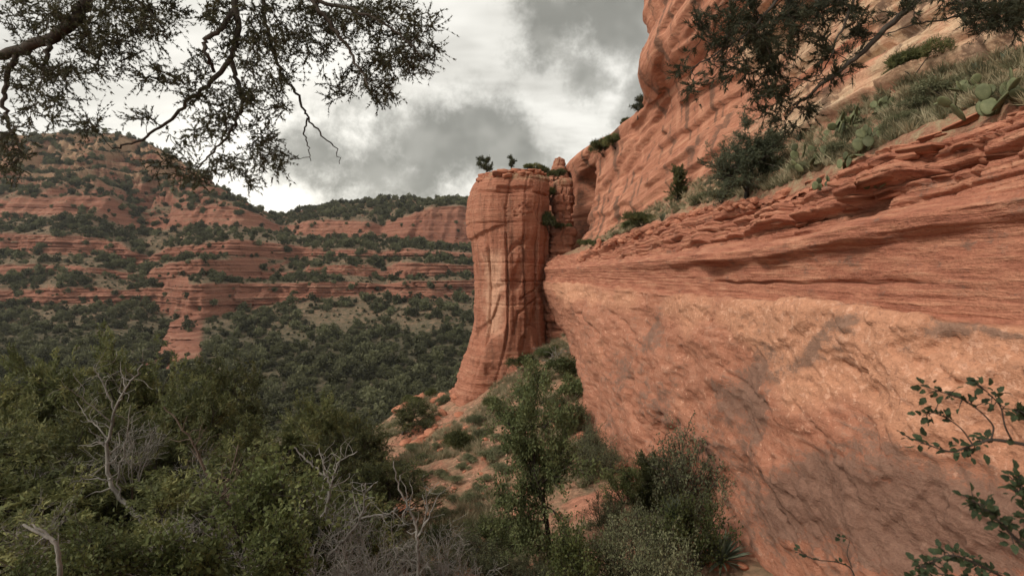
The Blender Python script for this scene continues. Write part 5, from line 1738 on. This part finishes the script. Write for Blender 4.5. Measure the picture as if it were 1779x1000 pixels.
snag('bleached_snag', 'tall crooked bleached snag rising above the junipers on the left', 11.0,
     [([(258, 1010), (252, 940), (246, 900), (215, 872), (190, 840), (184, 800), (190, 760), (200, 715), (212, 680), (236, 652), (249, 632)], 15, 3),
      ([(200, 715), (190, 680), (178, 650), (172, 640)], 5, 2), ([(188, 762), (165, 742), (140, 728), (120, 700)], 4, 1.5), ([(184, 832), (160, 828), (140, 830), (128, 838)], 4, 1.5),
      ([(206, 700), (225, 680), (222, 660)], 4, 1.5), ([(196, 735), (165, 690), (160, 668)], 3.5, 1.5), ([(215, 872), (205, 840), (214, 800), (228, 760), (236, 700)], 5, 2)], 0.1, 'dead', 141, 16, 0.5)
snag('leaning_snag', 'thin brown dead stem leaning across the left trees', 10.0,
     [([(430, 1010), (412, 950), (396, 905), (384, 862), (358, 820), (338, 772), (312, 735), (284, 706)], 11, 3),
      ([(384, 862), (392, 830), (394, 785)], 6, 3), ([(384, 862), (420, 820), (450, 790)], 4, 1.5), ([(358, 820), (330, 800), (310, 790)], 3, 1.5)], 0.1, 'dead_brown', 143, 12, 0.45)
snag('forked_snag', 'grey forked snag with twisting arms left of centre bottom', 10.5,
     [([(548, 1015), (556, 950), (556, 905), (572, 872), (576, 842), (566, 826), (545, 810), (522, 790), (510, 776)], 11, 3),
      ([(576, 842), (582, 815), (592, 796), (622, 782)], 6, 2), ([(566, 826), (556, 800), (548, 780)], 4, 1.5), ([(560, 940), (590, 925), (612, 905), (636, 890)], 6, 3)], 0.1, 'dead', 145, 14, 0.45)
snag('branching_snag', 'grey snag with a long side arm beside the pale forked one', 10.0,
     [([(545, 1020), (575, 960), (610, 925), (628, 900), (634, 860), (636, 838)], 9, 3), ([(628, 900), (650, 892), (680, 890), (692, 876)], 6, 3), ([(628, 900), (612, 880), (604, 862)], 4, 2)], 0.1, 'dead', 147, 12, 0.4)
snag('pale_forked_snag', 'pale forked snag with upright prongs at bottom centre', 9.0,
     [([(724, 1015), (726, 960), (724, 918), (718, 896), (704, 872), (690, 840), (684, 800)], 10, 3), ([(726, 930), (738, 908), (752, 880), (764, 850)], 6, 2.5), ([(738, 908), (742, 880), (744, 832)], 5, 2),
      ([(700, 1000), (690, 960), (682, 930), (680, 905)], 5, 2)], 0.1, 'dead', 149, 10, 0.35)
snag('broken_stub', 'broken pale branch stub in the bottom left corner', 5.0,
     [([(105, 1020), (104, 970), (94, 938), (70, 924), (40, 910)], 13, 6), ([(94, 938), (70, 916), (56, 908)], 7, 4)], 0.1, 'dead', 151, 2, 0.1)
snag('twiggy_snag', 'tangle of fine bleached twigs right of the leaning brown stem', 12.0,
     [([(372, 1000), (370, 930), (366, 880), (352, 840), (345, 820)], 6, 2), ([(370, 930), (350, 880), (332, 850)], 4, 1.5), ([(370, 930), (388, 880), (400, 850)], 4, 1.5), ([(368, 950), (330, 910), (310, 880)], 4, 1.5),
      ([(372, 960), (420, 910), (440, 870)], 4, 1.5)], 0.1, 'dead', 153, 34, 0.6)
snag('bare_shrub', 'bare twiggy shrub beside the dark recess at the tower foot', 52.0,
     [([(965, 655), (963, 630), (960, 612)], 3, 1.5), ([(963, 630), (972, 612), (978, 602)], 2, 1), ([(963, 630), (950, 615)], 2, 1)], 0.1, 'dead', 155, 10, 1.2)

for k, (px, py, d, hpx) in enumerate([(360, 860, 11, 90), (420, 900, 10, 100), (520, 880, 11, 110), (600, 900, 10, 100), (650, 930, 9, 90), (300, 930, 9, 90), (470, 950, 8, 90), (560, 960, 8.5, 100), (620, 985, 8, 90), (690, 960, 9, 90), (760, 940, 11, 90), (230, 760, 12, 80),
                                      (130, 800, 12, 80), (60, 900, 9, 90), (800, 985, 10, 100), (330, 780, 14, 90)]):
    p_ = P(px, py, d)
    g = float(near_z(p_[0], p_[1])[0])
    s_ = hpx * d / FPX / 1.2
    root = empty('bare_bush', (p_[0], p_[1], p_[2] - 1.1 * s_), k * 0.9, s_, 'bare bush of fine bleached grey twigs in front of the green thicket', 'dead shrub', 'bare twiggy bushes in the foreground')
    st_ = obj('stem', TWB[k % 3][0], M['dead'], root)
    tag(obj('twigs', TWB[k % 3][1], M['dead'], st_), kind='stuff')
    if p_[2] - 1.1 * s_ > g:
        obj('stalk', tube_mesh('stalk', [(np.array([(0, 0, 0.1), (0.05, 0.03, (g - p_[2]) / s_ * 0.5), (0, 0, (g - p_[2]) / s_ + 0.9)]), np.array((0.025, 0.03, 0.04)))], 5), M['dead_brown'], root)

# bright broad-leaved bushes at the lower left
for k, (px, py, d, hpx, lab) in enumerate([(330, 905, 6.4, 110, 'bright green broad-leaved bush at the bottom left, largest'), (170, 925, 5.8, 95, 'bright green bush near the broken stub'),
                                         (455, 830, 8.5, 120, 'bright green leafy bush left of the forked grey snag'), (490, 915, 7.0, 100, 'green leafy bush at the bottom left of centre'),
                                         (95, 950, 6.6, 90, 'small bright bush in the bottom left corner')]):
    p = P(px, py, d)
    g = float(near_z(p[0], p[1])[0])
    s = hpx * d / FPX / 1.0
    zb = p[2] - s * 1.25
    root = place_shrub('leafy_bush', SH_B[k % 3], (p[0], p[1], zb), s, k * 1.3, (M['bark'], M['bright']), lab, None, 1.0)
    rng = np.random.default_rng(160 + k)
    polys = []
    for j in range(6):
        a = np.array((rng.normal(0, 0.1), rng.normal(0, 0.1), 0.1)); b = np.array((rng.normal(0, 0.08), rng.normal(0, 0.08), (g - zb) / s - 0.2))
        polys.append((np.array([b, (a + b) / 2 + rng.normal(0, 0.05, 3), a]), np.array((0.035, 0.028, 0.02))))
    obj('stalk', tube_mesh('stalk', polys, 5), M['bark'], root)

# ------------------------------------------------------------------ overhanging branches near the lens
def smooth_poly(q, sub=6):
    q = np.asarray(q, float)
    t = np.linspace(0, len(q) - 1, (len(q) - 1) * sub + 1)
    o = np.stack([np.interp(t, np.arange(len(q)), q[:, k]) for k in range(3)], 1)
    return smooth_v(o, 4, 0)

def branch_tree(name, label, trunk, limbs, clusters, dmean, dvar, seed, leafmat, leaf, twig_r, per=2, cat='tree', limb_sub=6, thin=1.0, shoot=0.07):
    """limbs: (points (px,py,d), r0, r1) ; clusters: (px,py,rx,ry,n) of leafy twig ends reached from the nearest limb"""
    rng = np.random.default_rng(seed)
    root = empty(name, trunk[0], 0, 1.0, label, cat)
    off = np.array(trunk[0], float)
    obj('trunk', tube_mesh('trunk', [(smooth_poly(trunk), np.linspace(0.20, 0.09, (len(trunk) - 1) * 6 + 1))], 10), M['bark'], root).location = -off
    nodes, rads = [], []
    for pts, r0, r1 in limbs:
        q = smooth_poly([P(*p) if len(p) == 3 else np.array(p[:3]) for p in pts], limb_sub)
        q[2:-2] += rng.normal(0, 0.006, (len(q) - 4, 3))
        rr = np.linspace(r0, r1, len(q))
        o = obj('limb', tube_mesh('limb', [(q, rr)], 8), M['bark'], root); o.location = -off
        nodes += list(q); rads += list(rr)
    nodes = [n for n in nodes]
    ends = []
    for (px, py, rx, ry, n) in clusters:
        for _ in range(max(2, int(n * thin))):
            a, r = rng.random() * 6.28, rng.random() ** 0.5
            ends.append(P(px + rx * r * math.cos(a), py + ry * r * math.sin(a), dmean + rng.normal(0, dvar)))
    ends = np.array(ends)
    N = np.array(nodes)
    dist = np.min(np.linalg.norm(ends[:, None] - N[None, ::3], axis=2), 1)
    twigs, A, Dn = [], [], []
    for e in ends[np.argsort(dist)]:
        dd = np.linalg.norm(N - e, axis=1)
        i = int(np.argmin(dd + 0.05 * rng.random(len(dd))))
        a = N[i]
        L = dd[i]
        if L < 0.02: continue
        sag = np.array((rng.normal(0, 0.18), rng.normal(0, 0.18), rng.normal(0.02, 0.16))) * L
        t = np.linspace(0, 1, 7)[:, None]
        q = a * (1 - t) + e * t + sag * 4 * t * (1 - t) * 0.7
        q[1:-1] += rng.normal(0, 0.018 * L + 0.002, (5, 3))
        twigs.append((q, np.linspace(min(twig_r * (1 + 1.5 * L), 0.012), twig_r * 0.55, 7)))
        N = np.concatenate([N, q[2:]])
        # leafy sprays towards the tip, on short side shoots
        for k in range(2, 7):
            for _ in range(per):
                dr = unit(unit(q[k] - q[k - 1]) + rng.normal(0, 0.6, 3))
                sl = shoot * (0.5 + rng.random())
                bend = rng.normal(0, 0.25, 3)
                sh_ = [q[k] + (dr * m_ + bend * m_ * m_) * sl for m_ in (0, 0.5, 1.0)]
                twigs.append((np.array(sh_), np.array((1.0, 0.7, 0.4)) * twig_r * 0.7))
                for m_ in np.linspace(0.15, 1, 5):
                    A.append(q[k] + (dr * m_ + bend * m_ * m_) * sl); Dn.append(unit(dr + 2 * bend * m_))
    o = obj('twigs', tube_mesh('twigs', twigs, 4), M['bark'], root); o.location = -off; tag(o, kind='stuff')
    V, F = leaf(rng, np.array(A), np.array(Dn))
    o = obj('foliage', mesh_np('foliage', V, [F]), M[leafmat], root); o.location = -off; tag(o, kind='stuff')
    return root

D0 = 3.3
branch_tree('overhanging_juniper', 'juniper branches with small scale leaves hanging into the top left', [(-3.6, -1.6, -1.9), (-3.4, -1.2, 0.2), (-3.0, -0.6, 1.6), (-2.4, 0.4, 2.6), (-1.9, 1.8, 3.1), (-1.6, 2.6, 3.0)],
    [([(-1.6, 2.6, 3.0, 0), (160, -60, D0), (150, 0, D0), (128, 38, D0), (85, 70, D0 + .05), (30, 88, D0 + .1), (-40, 108, D0 + .1)], 0.042, 0.028),
     ([(30, 90, D0 + .1), (12, 130, D0 + .1), (6, 165, D0 + .1), (14, 205, D0 + .1), (22, 235, D0)], 0.018, 0.008),
     ([(84, 72, D0), (84, 100, D0 - .05), (75, 118, D0)], 0.016, 0.010),
     ([(-1.6, 2.6, 3.0, 0), (405, -60, D0), (410, 0, D0), (414, 50, D0), (402, 105, D0), (372, 138, D0), (335, 170, D0 + .05), (290, 215, D0 + .1), (235, 248, D0 + .15), (195, 258, D0 + .2)], 0.024, 0.005),
     ([(402, 105, D0), (412, 145, D0), (424, 170, D0), (418, 195, D0 - .05), (400, 232, D0 - .1), (370, 265, D0 - .1), (345, 292, D0 - .1)], 0.015, 0.004),
     ([(-1.6, 2.6, 3.0, 0), (455, -60, D0 + .2), (458, 0, D0 + .2), (462, 50, D0 + .2), (478, 105, D0 + .2), (500, 145, D0 + .2), (522, 175, D0 + .2), (534, 205, D0 + .2), (560, 235, D0 + .2), (585, 258, D0 + .2), (590, 285, D0 + .2)], 0.017, 0.002),
     ([(534, 205, D0 + .2), (528, 230, D0 + .2), (538, 258, D0 + .2), (540, 280, D0 + .2)], 0.006, 0.002),
     ([(405, 20, D0), (380, 55, D0 - .1), (352, 72, D0 - .1), (362, 100, D0 - .1), (372, 125, D0)], 0.016, 0.010),
     ([(-1.6, 2.6, 3.0, 0), (520, -60, D0 - .2), (540, 0, D0 - .2), (575, 40, D0 - .2), (600, 80, D0 - .2), (625, 120, D0 - .2), (640, 150, D0 - .25)], 0.020, 0.004),
     ([(540, 0, D0 - .2), (600, 12, D0 - .2), (650, 30, D0 - .25), (700, 65, D0 - .25), (735, 100, D0 - .3)], 0.012, 0.003),
     ([(160, -60, D0), (210, -20, D0), (250, 10, D0), (280, 40, D0 - .1), (290, 70, D0 - .1)], 0.014, 0.005)],
    [(60, 30, 70, 40, 44), (200, 30, 75, 45, 60), (280, 40, 50, 45, 30), (30, 130, 45, 40, 26), (110, 140, 45, 40, 30), (190, 100, 50, 35, 30), (60, 200, 55, 35, 22), (140, 205, 30, 25, 12), (30, 255, 40, 25, 14), (15, 300, 25, 25, 6),
     (260, 130, 30, 25, 12), (300, 135, 35, 12, 10), (455, 35, 60, 40, 40), (380, 20, 35, 25, 18), (430, 90, 55, 35, 30), (480, 110, 40, 40, 26), (545, 50, 50, 50, 44), (610, 45, 55, 45, 46), (680, 40, 55, 40, 40), (735, 60, 28, 45, 18),
     (735, 105, 25, 25, 12), (690, 110, 35, 30, 24), (640, 120, 45, 35, 32), (585, 155, 22, 22, 12), (660, 165, 22, 25, 14), (400, 175, 40, 30, 22), (455, 180, 40, 40, 26), (375, 220, 35, 35, 22), (445, 245, 35, 30, 18), (330, 175, 30, 20, 10), (400, 285, 40, 25, 16), (470, 275, 30, 15, 10),
     (350, 300, 25, 20, 10), (440, 315, 18, 8, 5), (485, 300, 10, 12, 4), (330, 245, 30, 20, 8), (150, 60, 40, 30, 20), (350, 120, 25, 30, 12), (240, 210, 25, 10, 6), (290, 290, 40, 20, 10)],
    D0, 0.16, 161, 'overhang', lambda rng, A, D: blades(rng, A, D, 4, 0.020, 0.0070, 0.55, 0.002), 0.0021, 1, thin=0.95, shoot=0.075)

D1 = 4.6
branch_tree('hanging_conifer', 'dark soft-needled branches hanging in from the top right', [(6.0, 1.0, -1.9), (6.2, 1.4, 1.0), (6.0, 2.2, 3.0), (5.2, 3.4, 4.2), (4.6, 4.4, 4.2)],
    [([(4.6, 4.4, 4.2, 0), (1660, -60, D1), (1560, 30, D1), (1500, 90, D1), (1450, 130, D1), (1400, 170, D1), (1370, 200, D1)], 0.035, 0.006),
     ([(4.6, 4.4, 4.2, 0), (1500, -60, D1 - .3), (1480, 10, D1 - .3), (1458, 60, D1 - .3), (1440, 105, D1 - .3), (1425, 130, D1 - .3)], 0.014, 0.004),
     ([(4.6, 4.4, 4.2, 0), (1400, -60, D1 - .2), (1340, 10, D1 - .2), (1300, 60, D1 - .2), (1250, 90, D1 - .2), (1200, 120, D1 - .2)], 0.018, 0.004),
     ([(4.6, 4.4, 4.2, 0), (1779, -10, D1 + .2), (1720, 15, D1 + .2), (1650, 32, D1 + .2), (1590, 42, D1 + .2), (1540, 60, D1 + .2)], 0.016, 0.003),
     ([(1500, 90, D1), (1440, 140, D1 + .1), (1380, 140, D1 + .1), (1340, 130, D1 + .1)], 0.008, 0.003)],
    [(1330, 20, 90, 30, 60), (1280, 60, 60, 30, 36), (1240, 40, 35, 35, 20), (1350, 70, 60, 30, 34), (1420, 20, 70, 30, 34), (1310, 115, 50, 30, 34), (1340, 155, 40, 25, 24), (1270, 130, 40, 20, 14), (1390, 185, 40, 20, 14), (1340, 195, 30, 15, 10), (1190, 125, 14, 14, 8),
     (1200, 150, 8, 10, 3), (1450, 60, 40, 35, 18), (1430, 120, 30, 25, 12), (1510, 30, 40, 30, 16), (1700, 10, 60, 22, 50), (1750, 35, 40, 25, 36), (1720, 45, 35, 15, 16), (1375, 225, 18, 10, 4), (1470, 110, 25, 20, 6), (1590, 20, 30, 20, 8)],
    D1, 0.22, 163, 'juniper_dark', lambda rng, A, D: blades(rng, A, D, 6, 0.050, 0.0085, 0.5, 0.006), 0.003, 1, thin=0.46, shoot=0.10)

# ------------------------------------------------------------------ glossy-leaved twigs at the right edge: every leaf its own piece
def glossy_leaf():
    t = np.linspace(0, 1, 6)
    w = np.array((0.02, 0.30, 0.40, 0.36, 0.26, 0.02)) * np.array((1, 1, 1.1, 0.9, 1.1, 1))
    zc = 0.10 * np.sin(t * 3.0) - 0.12 * t * t
    L = np.stack([t, -w, zc + 0.10 * w], 1); C = np.stack([t, 0 * t, zc], 1); R_ = np.stack([t, w, zc + 0.10 * w], 1)
    V = np.concatenate([L, C, R_])
    F = [(i, i + 6, i + 7, i + 1) for i in range(5)] + [(6 + i, 12 + i, 13 + i, 7 + i) for i in range(5)]
    me = mesh_np('leaf', V, [np.array(F)])
    smooth_shade(me)
    me.materials.append(M['glossleaf'])
    return me
GLEAF = glossy_leaf()

def leafy_twigs(name, label, base, limbs, leaf_len, n_leaf, seed, d, ends=()):
    rng = np.random.default_rng(seed)
    root = empty(name, base, 0, 1.0, label, 'shrub')
    off = np.array(base, float)
    for pts, r0, r1 in limbs:
        q = smooth_poly([P(*p) if len(p) == 3 else np.array(p[:3]) for p in pts])
        o = obj('branch', tube_mesh('branch', [(q, np.linspace(r0, r1, len(q)))], 7), M['bark'], root); o.location = -off
        n = int(n_leaf * len(q) / 20)
        for k in range(n):
            i = rng.integers(len(q) * 45 // 100, len(q))
            if CX + q[i, 0] / max(q[i, 1], .1) * FPX > 1830 or q[i, 1] < 0.5: continue
            dr = unit(rng.normal(0, 1, 3) + unit(q[i] - q[max(i - 1, 0)]) * 0.9)
            tw = q[i] + dr * leaf_len * (0.1 + 1.2 * rng.random())
            if k % 3 == 0:
                oo = obj('twig', tube_mesh('twig', [(np.array([q[i], (q[i] + tw) / 2 + rng.normal(0, .003, 3), tw]), np.array((0.0022, 0.0016, 0.001)))], 4), M['bark'], root); oo.location = -off
            o = bpy.data.objects.new('leaf', GLEAF)
            s = leaf_len * (0.65 + 0.6 * rng.random())
            up = Vector(unit(rng.normal(0, 0.6, 3) + np.array((-0.3, -0.5, 1.0))))
            xx = Vector(dr).normalized(); yy = up.cross(xx).normalized(); zz = xx.cross(yy)
            mrot = Matrix((xx, yy, zz)).transposed().to_4x4()
            o.matrix_basis = Matrix.Translation(Vector(tw - off)) @ mrot @ Matrix.Diagonal((s, s * 0.8, s, 1))
            link(o, root)

D2 = 1.75
leafy_twigs('scrub_oak', 'glossy-leaved oak twigs reaching in at the right edge over the wall', (2.7, 1.3, -1.7),
    [([(2.7, 1.3, -1.7, 0), (2.4, 1.55, -1.0, 0), (1800, 775, D2), (1760, 768, D2), (1722, 762, D2), (1690, 772, D2 + .03), (1655, 786, D2 + .05), (1628, 778, D2 + .05), (1580, 760, D2 + .05)], 0.008, 0.0015),
     ([(1722, 762, D2), (1728, 740, D2), (1705, 715, D2), (1672, 692, D2), (1640, 682, D2), (1600, 668, D2)], 0.003, 0.0012),
     ([(1760, 768, D2), (1745, 740, D2 - .03), (1740, 705, D2 - .03), (1715, 680, D2 - .03), (1695, 664, D2 - .03)], 0.003, 0.0012),
     ([(1690, 772, D2), (1672, 745, D2), (1650, 728, D2), (1620, 715, D2), (1602, 722, D2)], 0.0025, 0.001),
     ([(1800, 760, D2), (1790, 735, D2 + .02), (1775, 715, D2 + .02), (1765, 712, D2)], 0.004, 0.0012)], 0.027, 20, 171, D2)
leafy_twigs('scrub_oak', 'dark oak sprays filling the bottom right corner', (2.2, 1.1, -1.75),
    [([(2.2, 1.1, -1.75, 0), (1830, 1010, D2 - .2), (1790, 960, D2 - .2), (1750, 920, D2 - .2), (1720, 890, D2 - .2), (1690, 870, D2 - .2)], 0.008, 0.0015),
     ([(2.2, 1.1, -1.75, 0), (1800, 1040, D2), (1740, 1000, D2), (1690, 975, D2), (1650, 960, D2), (1600, 985, D2)], 0.007, 0.0015),
     ([(2.2, 1.1, -1.75, 0), (1840, 960, D2 - .2), (1800, 900, D2 - .2), (1775, 860, D2 - .2), (1770, 835, D2 - .2)], 0.006, 0.0015),
     ([(2.2, 1.1, -1.75, 0), (1760, 1060, D2 + .1), (1700, 1020, D2 + .1), (1640, 1000, D2 + .1), (1580, 1010, D2 + .1)], 0.006, 0.0015)], 0.025, 60, 173, D2)
leafy_twigs('bare_oak_sprig', 'sparse bare sprig with few leaves at the bottom right of the wall', (1.45, 1.35, -1.85),
    [([(1.45, 1.35, -1.85, 0), (1490, 1020, 2.2), (1480, 985, 2.2), (1455, 975, 2.2), (1415, 972, 2.2), (1385, 958, 2.2)], 0.004, 0.001),
     ([(1480, 985, 2.2), (1470, 960, 2.2), (1478, 935, 2.2), (1455, 930, 2.2)], 0.002, 0.001),
     ([(1415, 972, 2.2), (1402, 965, 2.2), (1388, 956, 2.2)], 0.002, 0.001)], 0.026, 6, 175, 2.2)

# ------------------------------------------------------------------ thin haze in the canyon air
def build_haze():
    import bmesh
    bm = bmesh.new()
    bmesh.ops.create_cube(bm, size=1.0)
    me = bpy.data.meshes.new('haze')
    bm.to_mesh(me); bm.free()
    lo, hi = np.array((-1450.0, -60.0, min(FAR_V[..., 2].min(), GROUND_V[..., 2].min()) - 1.5)), np.array((420.0, 1150.0, FAR_V[..., 2].max() + 10.0))
    m = bpy.data.materials.new('canyon_haze')
    m.use_nodes = True
    T = NT(m.node_tree)
    v = T.n('ShaderNodeVolumePrincipled', {'Color': (0.80, 0.82, 0.84, 1), 'Density': 0.00006})
    o = T.n('ShaderNodeOutputMaterial')
    m.node_tree.links.new(v.outputs[0], o.inputs['Volume'])
    h = obj('haze', me, m, None, (lo + hi) / 2, None, hi - lo)
    tag(h, 'thin pale haze filling the canyon air', 'haze', kind='stuff')
build_haze()
